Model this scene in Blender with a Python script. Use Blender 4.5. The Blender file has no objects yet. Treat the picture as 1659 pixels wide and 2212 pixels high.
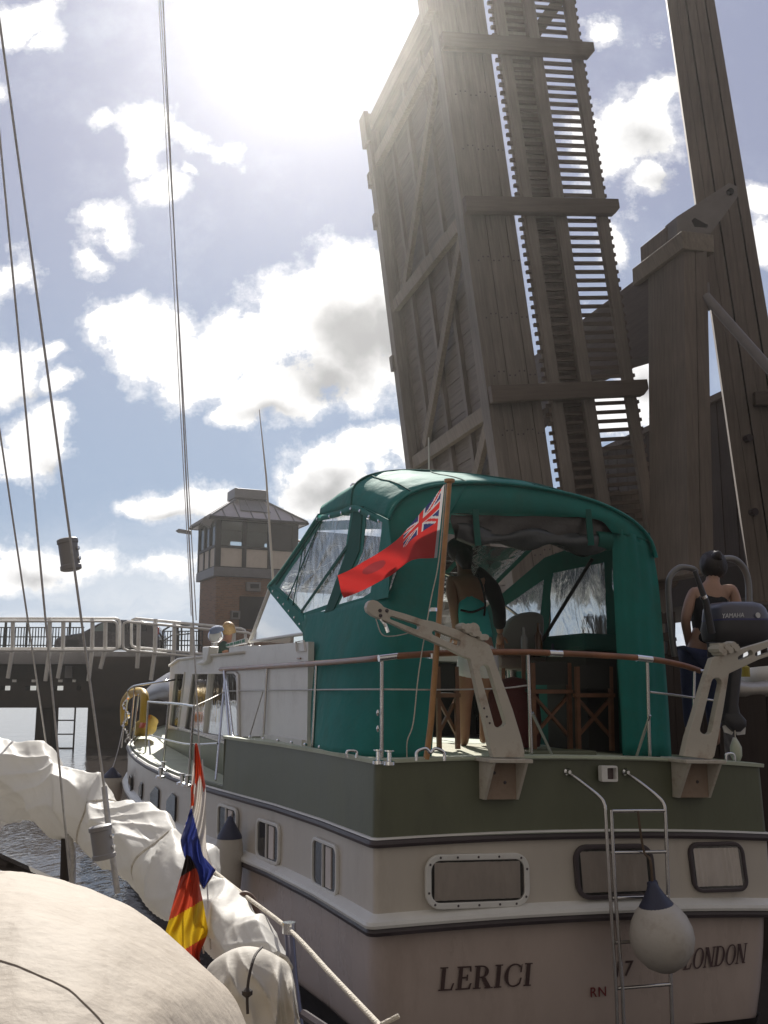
import bpy, bmesh, math, random
from mathutils import Vector, Matrix, noise
random.seed(7)
R = math.radians
sc = bpy.context.scene
COL = sc.collection

# ------------------------------------------------------------------ camera model (photo 1659 x 2212 units)
F, CX, CY, HZ, EYE = 2150.5, 829.5, 1106.0, 1483.2, 2.35
TH = math.atan((HZ - CY) / F)
cT, sT = math.cos(TH), math.sin(TH)

def ray(x, y):
    a, b = x - CX, CY - y
    return Vector((a, F * cT - b * sT, F * sT + b * cT))

def at(x, y, Y):
    d = ray(x, y)
    k = Y / d[1]
    return Vector((d[0] * k, Y, EYE + d[2] * k))

# boat frame: s = to starboard, t = forward from the transom, z = above water (slight heel)
A0 = (-0.06, 6.5)
SV = (math.cos(R(19)), math.sin(R(19)))
FV = (-math.sin(R(20.5)), math.cos(R(20.5)))
HEEL = .033
DET = SV[0] * FV[1] - FV[0] * SV[1]

def W(s, t, z):
    return Vector((A0[0] + s * SV[0] + t * FV[0], A0[1] + s * SV[1] + t * FV[1], z - HEEL * s))

def binv(v, o=True):
    x, y, z = v
    if o:
        x -= A0[0]; y -= A0[1]
    s = (x * FV[1] - FV[0] * y) / DET
    t = (SV[0] * y - SV[1] * x) / DET
    return (s, t, z + HEEL * s)

def on(x, y, ax, val):
    o = binv((0, 0, EYE)); d = binv(ray(x, y), False)
    k = (val - o[ax]) / d[ax]
    return tuple(o[i] + k * d[i] for i in range(3))

def onS(x, y, v): return on(x, y, 0, v)
def onT(x, y, v): return on(x, y, 1, v)
def onZ(x, y, v): return on(x, y, 2, v)
def wS(x, y, v): return W(*onS(x, y, v))
def wT(x, y, v): return W(*onT(x, y, v))
def wZ(x, y, v): return W(*onZ(x, y, v))
S3 = Vector((SV[0], SV[1], -HEEL)); F3 = Vector((FV[0], FV[1], 0)); Z3 = Vector((0, 0, 1))

# ------------------------------------------------------------------ materials
def newmat(name):
    m = bpy.data.materials.new(name); m.use_nodes = True
    nt = m.node_tree
    b = nt.nodes['Principled BSDF']
    return m, nt, b

def N(nt, typ, **kw):
    n = nt.nodes.new(typ)
    for k, v in kw.items(): setattr(n, k, v)
    return n

def mat(name, col, rough=.5, metal=0, var=.12, scale=3.0, bump=0.0, bscale=40, grime=None, gamt=.0, gscale=2.5,
        stretch=(1, 1, 1), trans=0.0, coat=0.0, spec=.5, sheen=0.0):
    m, nt, b = newmat(name)
    tc = N(nt, 'ShaderNodeTexCoord')
    mp = N(nt, 'ShaderNodeMapping'); mp.inputs['Scale'].default_value = stretch
    nt.links.new(tc.outputs['Object'], mp.inputs['Vector'])
    n1 = N(nt, 'ShaderNodeTexNoise'); n1.inputs['Scale'].default_value = scale; n1.inputs['Detail'].default_value = 6
    n1.inputs['Roughness'].default_value = .65
    nt.links.new(mp.outputs[0], n1.inputs['Vector'])
    mx = N(nt, 'ShaderNodeMix', data_type='RGBA')
    c = Vector(col)
    mx.inputs[6].default_value = (*(c * (1 - var)), 1); mx.inputs[7].default_value = (*(c * (1 + var)), 1)
    cr = N(nt, 'ShaderNodeMapRange'); cr.inputs[1].default_value = .3; cr.inputs[2].default_value = .7
    nt.links.new(n1.outputs[0], cr.inputs[0]); nt.links.new(cr.outputs[0], mx.inputs[0])
    out = mx.outputs[2]
    if grime:
        n2 = N(nt, 'ShaderNodeTexNoise'); n2.inputs['Scale'].default_value = gscale; n2.inputs['Detail'].default_value = 9
        n2.inputs['Roughness'].default_value = .72
        nt.links.new(mp.outputs[0], n2.inputs['Vector'])
        c2 = N(nt, 'ShaderNodeMapRange'); c2.inputs[1].default_value = .52; c2.inputs[2].default_value = .72
        c2.inputs[4].default_value = gamt
        nt.links.new(n2.outputs[0], c2.inputs[0])
        m2 = N(nt, 'ShaderNodeMix', data_type='RGBA'); m2.inputs[7].default_value = (*grime, 1)
        nt.links.new(c2.outputs[0], m2.inputs[0]); nt.links.new(out, m2.inputs[6]); out = m2.outputs[2]
    nt.links.new(out, b.inputs['Base Color'])
    b.inputs['Roughness'].default_value = rough; b.inputs['Metallic'].default_value = metal
    b.inputs['Specular IOR Level'].default_value = spec
    if sheen:
        b.inputs['Sheen Weight'].default_value = sheen; b.inputs['Sheen Roughness'].default_value = .35; b.inputs['Sheen Tint'].default_value = (.5, 1, .85, 1)
    if coat: b.inputs['Coat Weight'].default_value = coat
    if rough > .08 and not metal:
        rr = N(nt, 'ShaderNodeMapRange'); rr.inputs[3].default_value = max(.02, rough - .1); rr.inputs[4].default_value = min(1, rough + .12)
        nt.links.new(n1.outputs[0], rr.inputs[0]); nt.links.new(rr.outputs[0], b.inputs['Roughness'])
    if bump:
        n3 = N(nt, 'ShaderNodeTexNoise'); n3.inputs['Scale'].default_value = bscale; n3.inputs['Detail'].default_value = 5
        nt.links.new(mp.outputs[0], n3.inputs['Vector'])
        bp = N(nt, 'ShaderNodeBump'); bp.inputs['Strength'].default_value = bump; bp.inputs['Distance'].default_value = .02
        nt.links.new(n3.outputs[0], bp.inputs['Height']); nt.links.new(bp.outputs[0], b.inputs['Normal'])
    if trans:
        tr = N(nt, 'ShaderNodeBsdfTranslucent'); nt.links.new(out, tr.inputs['Color'])
        ms = N(nt, 'ShaderNodeMixShader'); ms.inputs[0].default_value = trans
        o = nt.nodes['Material Output']
        nt.links.new(b.outputs[0], ms.inputs[1]); nt.links.new(tr.outputs[0], ms.inputs[2]); nt.links.new(ms.outputs[0], o.inputs[0])
    return m

def glassmat(name, tint=(.8, .85, .85), rough=.03, milky=0.0, wrinkle=0.0, refl=1.0, wscale=(6, 6, 2)):
    m, nt, b = newmat(name); nt.nodes.remove(b); o = nt.nodes['Material Output']
    tp = N(nt, 'ShaderNodeBsdfTransparent'); tp.inputs[0].default_value = (*tint, 1)
    gl = N(nt, 'ShaderNodeBsdfGlossy'); gl.inputs['Roughness'].default_value = rough
    fr = N(nt, 'ShaderNodeFresnel'); fr.inputs[0].default_value = 1.5
    base = tp
    tc = N(nt, 'ShaderNodeTexCoord'); mp = N(nt, 'ShaderNodeMapping'); mp.inputs['Scale'].default_value = wscale
    nt.links.new(tc.outputs['Object'], mp.inputs[0])
    nz = N(nt, 'ShaderNodeTexNoise'); nz.inputs['Scale'].default_value = 1.6; nz.inputs['Detail'].default_value = 4; nz.inputs['Distortion'].default_value = 1.2
    nt.links.new(mp.outputs[0], nz.inputs[0])
    if milky:
        mk = N(nt, 'ShaderNodeMixShader')
        dt = N(nt, 'ShaderNodeBsdfTranslucent'); dt.inputs[0].default_value = (.85, .85, .85, 1)
        dd = N(nt, 'ShaderNodeBsdfDiffuse'); dd.inputs[0].default_value = (.8, .8, .82, 1)
        ad = N(nt, 'ShaderNodeMixShader'); nt.links.new(dt.outputs[0], ad.inputs[1]); nt.links.new(dd.outputs[0], ad.inputs[2])
        rg = N(nt, 'ShaderNodeMapRange'); rg.inputs[1].default_value = .4; rg.inputs[2].default_value = .68
        rg.inputs[3].default_value = milky * .25; rg.inputs[4].default_value = milky
        nt.links.new(nz.outputs[0], rg.inputs[0]); nt.links.new(rg.outputs[0], mk.inputs[0])
        nt.links.new(tp.outputs[0], mk.inputs[1]); nt.links.new(ad.outputs[0], mk.inputs[2]); base = mk
    if wrinkle:
        bp = N(nt, 'ShaderNodeBump'); bp.inputs['Strength'].default_value = wrinkle; bp.inputs['Distance'].default_value = .08
        nt.links.new(nz.outputs[0], bp.inputs['Height'])
        nt.links.new(bp.outputs[0], gl.inputs['Normal']); nt.links.new(bp.outputs[0], fr.inputs['Normal'])
    ml = N(nt, 'ShaderNodeMath', operation='MULTIPLY'); ml.inputs[1].default_value = refl
    nt.links.new(fr.outputs[0], ml.inputs[0])
    ms = N(nt, 'ShaderNodeMixShader')
    nt.links.new(ml.outputs[0], ms.inputs[0]); nt.links.new(base.outputs[0], ms.inputs[1]); nt.links.new(gl.outputs[0], ms.inputs[2])
    nt.links.new(ms.outputs[0], o.inputs[0])
    return m

def woodmat(name, col, along, plank=0.0, var=.35, rough=.75):
    """weathered timber; grain runs along the given world direction"""
    m, nt, b = newmat(name)
    a = Vector(along).normalized()
    q = a.rotation_difference(Vector((0, 0, 1))).to_euler()
    tc = N(nt, 'ShaderNodeTexCoord'); mr = N(nt, 'ShaderNodeMapping'); mr.inputs['Rotation'].default_value = q
    nt.links.new(tc.outputs['Object'], mr.inputs[0])
    mp = N(nt, 'ShaderNodeMapping'); mp.inputs['Scale'].default_value = (1, 1, .06)
    nt.links.new(mr.outputs[0], mp.inputs[0])
    n1 = N(nt, 'ShaderNodeTexNoise'); n1.inputs['Scale'].default_value = 22; n1.inputs['Detail'].default_value = 8; n1.inputs['Roughness'].default_value = .7
    nt.links.new(mp.outputs[0], n1.inputs[0])
    n2 = N(nt, 'ShaderNodeTexNoise'); n2.inputs['Scale'].default_value = 1.1; n2.inputs['Detail'].default_value = 5
    nt.links.new(mr.outputs[0], n2.inputs[0])
    sm = N(nt, 'ShaderNodeMath', operation='MULTIPLY_ADD'); sm.inputs[1].default_value = .6
    nt.links.new(n1.outputs[0], sm.inputs[0])
    s2 = N(nt, 'ShaderNodeMath', operation='MULTIPLY'); s2.inputs[1].default_value = .4
    nt.links.new(n2.outputs[0], s2.inputs[0]); nt.links.new(s2.outputs[0], sm.inputs[2])
    cr = N(nt, 'ShaderNodeValToRGB')
    c = Vector(col)
    cr.color_ramp.elements[0].position = .3; cr.color_ramp.elements[1].position = .68
    cr.color_ramp.elements[0].color = (*(c * (1 - var)), 1); cr.color_ramp.elements[1].color = (*(c * (1 + var)), 1)
    nt.links.new(sm.outputs[0], cr.inputs[0]); nt.links.new(cr.outputs[0], b.inputs['Base Color'])
    b.inputs['Roughness'].default_value = rough
    bp = N(nt, 'ShaderNodeBump'); bp.inputs['Strength'].default_value = .35; bp.inputs['Distance'].default_value = .01
    nt.links.new(n1.outputs[0], bp.inputs['Height']); nt.links.new(bp.outputs[0], b.inputs['Normal'])
    return m

# ------------------------------------------------------------------ mesh builder
class MB:
    def __init__(self): self.v = []; self.f = []; self.m = []
    def add(self, vs, fs, mi=0):
        o = len(self.v); self.v += [Vector(p) for p in vs]
        for f in fs: self.f.append([i + o for i in f]); self.m.append(mi)
        return self
    def quad(self, a, b, c, d, mi=0): return self.add([a, b, c, d], [(0, 1, 2, 3)], mi)
    def obox(self, c, ax, ay, az, mi=0):
        """box with centre c and half-axis vectors"""
        c = Vector(c); vs = []
        for k in (-1, 1):
            for j in (-1, 1):
                for i in (-1, 1): vs.append(c + ax * i + ay * j + az * k)
        return self.add(vs, [(0, 2, 3, 1), (4, 5, 7, 6), (0, 1, 5, 4), (2, 6, 7, 3), (0, 4, 6, 2), (1, 3, 7, 5)], mi)
    def box(self, p0, p1, mi=0):
        p0, p1 = Vector(p0), Vector(p1); c = (p0 + p1) / 2; h = (p1 - p0) / 2
        return self.obox(c, Vector((h.x, 0, 0)), Vector((0, h.y, 0)), Vector((0, 0, h.z)), mi)
    def beam(self, p0, p1, w, h, up=(0, 0, 1), mi=0):
        p0, p1 = Vector(p0), Vector(p1); d = p1 - p0
        x = d.cross(Vector(up)).normalized(); z = x.cross(d).normalized()
        return self.obox((p0 + p1) / 2, d / 2, x * (w / 2), z * (h / 2), mi)
    def prism(self, pts, vec, mi=0):
        n = len(pts); vec = Vector(vec); pts = [Vector(p) for p in pts]
        vs = pts + [p + vec for p in pts]
        fs = [tuple(range(n))[::-1], tuple(range(n, 2 * n))] + [(i, (i + 1) % n, n + (i + 1) % n, n + i) for i in range(n)]
        return self.add(vs, fs, mi)
    def tube(self, pts, r, n=8, closed=False, mi=0):
        pts = [Vector(p) for p in pts]; k = len(pts)
        rs = r if isinstance(r, (list, tuple)) else [r] * k
        vs = []; up = None
        for i, p in enumerate(pts):
            if closed: d = pts[(i + 1) % k] - pts[i - 1]
            else: d = pts[min(i + 1, k - 1)] - pts[max(i - 1, 0)]
            if d.length < 1e-9: d = Vector((0, 0, 1))
            d.normalize()
            if up is None:
                up = d.orthogonal().normalized()
            else:
                up = (up - d * up.dot(d))
                up = up.normalized() if up.length > 1e-6 else d.orthogonal().normalized()
            w = d.cross(up)
            for j in range(n):
                a = 2 * math.pi * j / n
                vs.append(p + (up * math.cos(a) + w * math.sin(a)) * rs[i])
        fs = []
        for i in range(k if closed else k - 1):
            for j in range(n):
                a, b = i * n + j, i * n + (j + 1) % n
                c, d_ = ((i + 1) % k) * n + (j + 1) % n, ((i + 1) % k) * n + j
                fs.append((a, b, c, d_))
        if not closed: fs += [tuple(range(n))[::-1], tuple(range((k - 1) * n, k * n))]
        return self.add(vs, fs, mi)
    def lathe(self, o, axis, prof, n=24, mi=0):
        o = Vector(o); ax = Vector(axis).normalized(); u = ax.orthogonal().normalized(); w = ax.cross(u); vs = []
        for (r, h) in prof:
            for j in range(n):
                a = 2 * math.pi * j / n
                vs.append(o + ax * h + (u * math.cos(a) + w * math.sin(a)) * max(r, 1e-4))
        fs = [(i * n + j, i * n + (j + 1) % n, (i + 1) * n + (j + 1) % n, (i + 1) * n + j) for i in range(len(prof) - 1) for j in range(n)]
        fs += [tuple(range(n))[::-1], tuple(range((len(prof) - 1) * n, len(prof) * n))]
        return self.add(vs, fs, mi)
    def grid(self, rows, mi=0, closed=False, mfun=None):
        nu = len(rows[0]); vs = [p for r in rows for p in r]; o = len(self.v); self.v += [Vector(p) for p in vs]
        for i in range(len(rows) - 1):
            for j in range(nu if closed else nu - 1):
                self.f.append([o + i * nu + j, o + i * nu + (j + 1) % nu, o + (i + 1) * nu + (j + 1) % nu, o + (i + 1) * nu + j])
                self.m.append(mfun(i, j) if mfun else mi)
        return self
    def plate(self, outer, holes, vec, mi=0):
        """flat plate with holes, extruded by vec"""
        bm = bmesh.new(); loops = []; k = 0; vec = Vector(vec)
        for loop in [outer] + list(holes):
            vv = [bm.verts.new(Vector(p)) for p in loop]
            for i in range(len(vv)): bm.edges.new((vv[i], vv[(i + 1) % len(vv)]))
            loops.append(list(range(k, k + len(vv)))); k += len(vv)
        bm.verts.index_update()
        bmesh.ops.triangle_fill(bm, use_beauty=True, edges=bm.edges[:])
        vs = [v.co.copy() for v in bm.verts]; fs = [[v.index for v in f.verts] for f in bm.faces]; bm.free()
        n = len(vs); allf = fs + [[i + n for i in f[::-1]] for f in fs]
        for lp in loops:
            for i in range(len(lp)):
                a, b = lp[i], lp[(i + 1) % len(lp)]
                allf.append([a, b, b + n, a + n])
        return self.add(vs + [p + vec for p in vs], allf, mi)
    def build(self, name, mats, parent=None, smooth=None, bevel=0, solid=0, sub=0, weld=False, recalc=True):
        me = bpy.data.meshes.new(name)
        if parent is not None:
            off = parent.matrix_basis.translation.copy()
            p = parent.parent
            while p is not None:
                off += p.matrix_basis.translation; p = p.parent
        else:
            n = len(self.v)
            off = Vector((sum(p.x for p in self.v) / n, sum(p.y for p in self.v) / n, min(p.z for p in self.v)))
        me.from_pydata([p - off for p in self.v], [], self.f)
        ms = mats if isinstance(mats, (list, tuple)) else [mats]
        for m_ in ms: me.materials.append(m_)
        for i, p in enumerate(me.polygons): p.material_index = self.m[i]
        bm = bmesh.new(); bm.from_mesh(me)
        if weld: bmesh.ops.remove_doubles(bm, verts=bm.verts[:], dist=weld if not isinstance(weld, bool) else 1e-4)
        if recalc: bmesh.ops.recalc_face_normals(bm, faces=bm.faces[:])
        bm.to_mesh(me); bm.free()
        if smooth is not None:
            me.polygons.foreach_set('use_smooth', [True] * len(me.polygons))
            if smooth < 179: me.set_sharp_from_angle(angle=R(smooth))
        o = bpy.data.objects.new(name, me); COL.objects.link(o)
        if parent is not None: o.parent = parent; o.location = (0, 0, 0)
        else: o.location = off
        if sub:
            md = o.modifiers.new('sub', 'SUBSURF'); md.levels = md.render_levels = sub
        if solid:
            md = o.modifiers.new('solid', 'SOLIDIFY'); md.thickness = solid; md.offset = 0
        if bevel:
            md = o.modifiers.new('bev', 'BEVEL'); md.width = bevel; md.segments = 2; md.limit_method = 'ANGLE'
        return o

def tag(o, label=None, cat=None, group=None, kind=None):
    if label: o['label'] = label
    if cat: o['category'] = cat
    if group: o['group'] = group
    if kind: o['kind'] = kind
    return o

def thing(name, label, cat, loc, group=None):
    o = bpy.data.objects.new(name, None); COL.objects.link(o)
    o.empty_display_size = .1; o.location = Vector(loc)
    return tag(o, label, cat, group)

def spline(pts, n=8, closed=False):
    """Catmull-Rom through points"""
    pts = [Vector(p) for p in pts]; k = len(pts); out = []
    for i in range(k if closed else k - 1):
        p0 = pts[(i - 1) % k] if closed or i > 0 else pts[0] * 2 - pts[1]
        p1 = pts[i]; p2 = pts[(i + 1) % k]
        p3 = pts[(i + 2) % k] if closed or i + 2 < k else p2 * 2 - p1
        for j in range(n):
            u = j / n
            out.append(.5 * ((2 * p1) + (p2 - p0) * u + (2 * p0 - 5 * p1 + 4 * p2 - p3) * u * u + (3 * p1 - p0 - 3 * p2 + p3) * u ** 3))
    if not closed: out.append(pts[-1])
    return out

def rrect(c, ax, ay, w, h, r, n=5, shear=0.0):
    c = Vector(c); out = []
    for (sx, sy, a0) in ((1, 1, 0), (-1, 1, 90), (-1, -1, 180), (1, -1, 270)):
        for i in range(n + 1):
            a = R(a0 + 90 * i / n)
            px = sx * (w / 2 - r) + r * math.cos(a); py = sy * (h / 2 - r) + r * math.sin(a)
            out.append(c + ax * (px + shear * py) + ay * py)
    return out

def inside(p, poly):
    x, y = p; c = False; n = len(poly)
    for i in range(n):
        x1, y1 = poly[i]; x2, y2 = poly[(i + 1) % n]
        if (y1 > y) != (y2 > y) and x < (x2 - x1) * (y - y1) / (y2 - y1) + x1: c = not c
    return c

def lerp(a, b, u): return a + (b - a) * u
def interp(x, tab):
    if x <= tab[0][0]: return tab[0][1]
    for (a, va), (b, vb) in zip(tab, tab[1:]):
        if x <= b:
            u = (x - a) / (b - a); return va + (vb - va) * u
    return tab[-1][1]

#PART2
# ------------------------------------------------------------------ camera, light, sky
cam = bpy.data.cameras.new('camera'); camo = bpy.data.objects.new('camera', cam); COL.objects.link(camo)
cam.sensor_fit = 'VERTICAL'; cam.sensor_height = 36.0; cam.sensor_width = 27.0
cam.lens = F / 2212 * 36.0
cam.clip_start = .05; cam.clip_end = 9000
camo.location = (0, 0, EYE); camo.rotation_euler = (R(90) + TH, 0, 0)
sc.camera = camo
sc.view_settings.view_transform = 'Standard'; sc.view_settings.look = 'None'
sc.view_settings.exposure = 0.45; sc.view_settings.gamma = 1
sc.cycles.use_denoising = True
sc.cycles.max_bounces = 8; sc.cycles.transparent_max_bounces = 12
sc.cycles.sample_clamp_indirect = 6

sd = ray(655, -45).normalized()
SUN_EL = math.asin(sd.z); SUN_AZ = math.atan2(sd.x, sd.y)
sl = bpy.data.lights.new('sun', 'SUN'); sl.energy = 5.0; sl.angle = R(.5); sl.color = (1, .95, .87)
so = bpy.data.objects.new('sun', sl); COL.objects.link(so)
so.rotation_euler = (-sd).to_track_quat('-Z', 'Y').to_euler(); so.location = (0, 0, 60)

world = bpy.data.worlds.new('World'); sc.world = world; world.use_nodes = True
def build_sky():
    nt = world.node_tree; bg = nt.nodes['Background']
    L = nt.links.new
    def math_(op, a=None, b=None, c=None, clamp=False):
        n = N(nt, 'ShaderNodeMath', operation=op); n.use_clamp = clamp
        for i, v in enumerate((a, b, c)):
            if v is None: continue
            if isinstance(v, (int, float)): n.inputs[i].default_value = v
            else: L(v, n.inputs[i])
        return n.outputs[0]
    def vm(op, a, b=None):
        n = N(nt, 'ShaderNodeVectorMath', operation=op)
        for i, v in enumerate((a, b)):
            if v is None: continue
            if isinstance(v, (tuple, list, Vector)): n.inputs[i].default_value = v
            else: L(v, n.inputs[i])
        return n
    def mixc(f, a, b):
        n = N(nt, 'ShaderNodeMix', data_type='RGBA')
        for i, v in ((0, f), (6, a), (7, b)):
            if isinstance(v, (int, float)): n.inputs[i].default_value = v
            elif isinstance(v, (tuple, list)): n.inputs[i].default_value = (*v, 1)
            else: L(v, n.inputs[i])
        return n.outputs[2]
    def rng(v, a, b, c=0, d=1, smooth=False):
        n = N(nt, 'ShaderNodeMapRange')
        if smooth: n.interpolation_type = 'SMOOTHSTEP'
        L(v, n.inputs[0])
        for i, k in enumerate((a, b, c, d)): n.inputs[i + 1].default_value = k
        return n.outputs[0]
    sky = N(nt, 'ShaderNodeTexSky', sky_type='NISHITA'); sky.sun_disc = False
    sky.sun_elevation = SUN_EL; sky.sun_rotation = SUN_AZ
    sky.air_density = 1.0; sky.dust_density = .8; sky.ozone_density = 1.5
    tc = N(nt, 'ShaderNodeTexCoord'); g = tc.outputs['Generated']
    sx = N(nt, 'ShaderNodeSeparateXYZ'); L(g, sx.inputs[0])
    ay = math_('MAXIMUM', math_('ABSOLUTE', sx.outputs[1]), .06)
    cb = N(nt, 'ShaderNodeCombineXYZ')
    L(math_('DIVIDE', sx.outputs[0], ay), cb.inputs[0]); L(math_('DIVIDE', sx.outputs[2], ay), cb.inputs[1])
    q0 = cb.outputs[0]
    # domain warp
    n0 = N(nt, 'ShaderNodeTexNoise'); n0.inputs['Scale'].default_value = 10; n0.inputs['Detail'].default_value = 6
    L(q0, n0.inputs[0])
    wv = vm('SCALE', vm('SUBTRACT', n0.outputs['Color'], (.5, .5, .5)).outputs[0]); wv.inputs['Scale'].default_value = .10
    q = vm('ADD', q0, wv.outputs[0]).outputs[0]
    def bump(x, y, rx, ry, w=1.0):
        d = ray(x, y); c = (d.x / d.y, d.z / d.y, 0)
        k = 1 / (d.y / F)
        v = vm('MULTIPLY', vm('SUBTRACT', q, c).outputs[0], (F / rx, F / ry * .96, 0))
        ln = vm('LENGTH', v.outputs[0]).outputs['Value']
        return math_('MULTIPLY_ADD', ln, -w, w)
    def field(lst):
        out = None
        for b in lst:
            v = bump(*b)
            out = v if out is None else math_('MAXIMUM', out, v)
        return out
    clouds = [(320, 735, 150, 95), (250, 690, 95, 75), (430, 780, 190, 85), (560, 720, 150, 110), (640, 640, 130, 95), (740, 590, 130, 85),
              (760, 720, 170, 160), (600, 830, 170, 75), (520, 880, 90, 40), (860, 700, 120, 150),
              (40, 40, 85, 70), (95, 95, 45, 35, .75), (15, 190, 30, 30, .6),
              (330, 285, 75, 65), (310, 345, 55, 60), (345, 420, 55, 50), (410, 300, 42, 34, .9), (230, 275, 32, 20, .7), (400, 385, 20, 14, .7), (470, 325, 60, 30, .55),
              (225, 500, 70, 42, .72), (185, 555, 40, 35, .66), (5, 585, 60, 45, .72),
              (20, 800, 95, 85), (100, 765, 55, 30, .9), (120, 840, 45, 30, .8), (60, 960, 85, 75), (110, 925, 45, 50), (20, 1000, 70, 45),
              (90, 1205, 160, 58), (180, 1215, 80, 42), (20, 1230, 90, 45), (400, 1098, 105, 55), (330, 1110, 60, 32, .85), (470, 1080, 60, 50), (350, 1240, 110, 32, .72),
              (700, 1040, 110, 95), (790, 985, 90, 65, .95), (640, 1075, 60, 50), (760, 1090, 90, 60), (850, 960, 80, 55, .8),
              (1380, 260, 125, 95), (1300, 300, 90, 95), (1420, 210, 75, 60), (1390, 375, 40, 60, .85), (1340, 510, 45, 55, .75), (1320, 60, 80, 40, .55),
              (1400, 830, 110, 130), (1330, 900, 110, 60), (1460, 960, 90, 70), (1650, 430, 60, 50, .8), (1655, 520, 50, 55, .75), (1300, 700, 60, 60, .6),
              (1640, 1330, 180, 110, .9), (1150, 1300, 160, 60), (960, 1260, 120, 50)]
    f = field(clouds)
    f = math_('MINIMUM', math_('MULTIPLY', f, 1.5), 1.0)
    n1 = N(nt, 'ShaderNodeTexNoise'); n1.inputs['Scale'].default_value = 24; n1.inputs['Detail'].default_value = 12; n1.inputs['Roughness'].default_value = .66
    L(q0, n1.inputs[0])
    ns = math_('MULTIPLY', math_('SUBTRACT', n1.outputs[0], .5), 2.3)
    dens = math_('ADD', f, ns)
    mask = math_('MAXIMUM', rng(dens, .10, .50, smooth=True), math_('MULTIPLY', rng(math_('ADD', f, math_('MULTIPLY', ns, 1.35)), -.25, .5, smooth=True), .55))
    # high thin wisps and horizon streaks
    mpw = N(nt, 'ShaderNodeMapping'); mpw.inputs['Scale'].default_value = (3, 16, 1); L(q, mpw.inputs[0])
    n2 = N(nt, 'ShaderNodeTexNoise'); n2.inputs['Scale'].default_value = 1.6; n2.inputs['Detail'].default_value = 7; n2.inputs['Roughness'].default_value = .6
    L(mpw.outputs[0], n2.inputs[0])
    sy = N(nt, 'ShaderNodeSeparateXYZ'); L(q0, sy.inputs[0])
    hz = rng(sy.outputs[1], .02, .2, 1, 0, True)
    streak = math_('MULTIPLY', rng(n2.outputs[0], .42, .62, smooth=True), hz)
    n3 = N(nt, 'ShaderNodeTexNoise'); n3.inputs['Scale'].default_value = 5; n3.inputs['Detail'].default_value = 9; n3.inputs['Roughness'].default_value = .65
    L(q0, n3.inputs[0])
    veil = math_('MULTIPLY', rng(n3.outputs[0], .48, .78, smooth=True), .35)
    # grey undersides of the thick cloud
    grey = field([(770, 730, 170, 105), (690, 790, 120, 70, .8), (600, 880, 150, 30, .45), (860, 740, 120, 100), (700, 1070, 100, 55, .7), (1420, 400, 60, 60, .5),
                  (1390, 290, 70, 60, .45), (1380, 830, 70, 60, .6), (60, 860, 80, 30, .4), (110, 1000, 60, 40, .5), (400, 1130, 90, 26, .55), (1640, 1360, 150, 80, .8), (90, 1235, 120, 26, .5)])
    gn = N(nt, 'ShaderNodeTexNoise'); gn.inputs['Scale'].default_value = 13; gn.inputs['Detail'].default_value = 8; gn.inputs['Roughness'].default_value = .55
    L(q0, gn.inputs[0])
    gm = rng(math_('ADD', math_('MINIMUM', grey, .7), math_('MULTIPLY', math_('SUBTRACT', gn.outputs[0], .5), 1.0)), -.10, .80, smooth=True)
    # sun aureole
    dt = vm('DOT_PRODUCT', g, tuple(sd)).outputs['Value']
    ang = math_('ARCCOSINE', math_('MINIMUM', dt, 1.0))
    glow = math_('ADD', math_('MULTIPLY', math_('EXPONENT', math_('MULTIPLY', ang, -9.0)), .1),
                 math_('MULTIPLY', math_('EXPONENT', math_('MULTIPLY', ang, -2.8)), .05))
    skc = vm('SCALE', sky.outputs[0]); skc.inputs['Scale'].default_value = SKY['nish']
    pc = mixc(rng(sy.outputs[1], .10, .62, smooth=True), SKY['lowcol'], SKY['palecol'])
    base = mixc(SKY['pale'], skc.outputs[0], pc)
    base = mixc(math_('MULTIPLY', hz, .55), base, SKY['horizon'])
    base = mixc(veil, base, SKY['veil'])
    base = mixc(math_('MULTIPLY', streak, .6), base, SKY['streak'])
    ccol = mixc(gm, SKY['cloud'], SKY['grey'])
    # the far side of the sky, behind the camera, has the same kind of cloud
    fin = mixc(mask, base, ccol)
    # a duller, more even sky behind the camera
    fin = mixc(rng(sx.outputs[1], -.25, .02, smooth=True), (2.3, 2.1, 1.95), fin)
    gc = N(nt, 'ShaderNodeCombineColor'); 
    for i, k in enumerate((1.0, .985, .95)): L(math_('MULTIPLY', glow, k), gc.inputs[i])
    fin2 = vm('ADD', fin, gc.outputs[0]).outputs[0]
    L(fin2, bg.inputs[0]); bg.inputs[1].default_value = .1
SKY = dict(nish=.08, pale=.74, palecol=(3.2, 3.5, 4.9), lowcol=(3.1, 4.15, 5.8), horizon=(5.6, 6.1, 6.6), veil=(5.6, 5.9, 6.6), streak=(6.9, 7.0, 7.1),
           cloud=(8.4, 8.3, 8.2), grey=(3.3, 3.3, 3.35))
build_sky()

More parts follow.
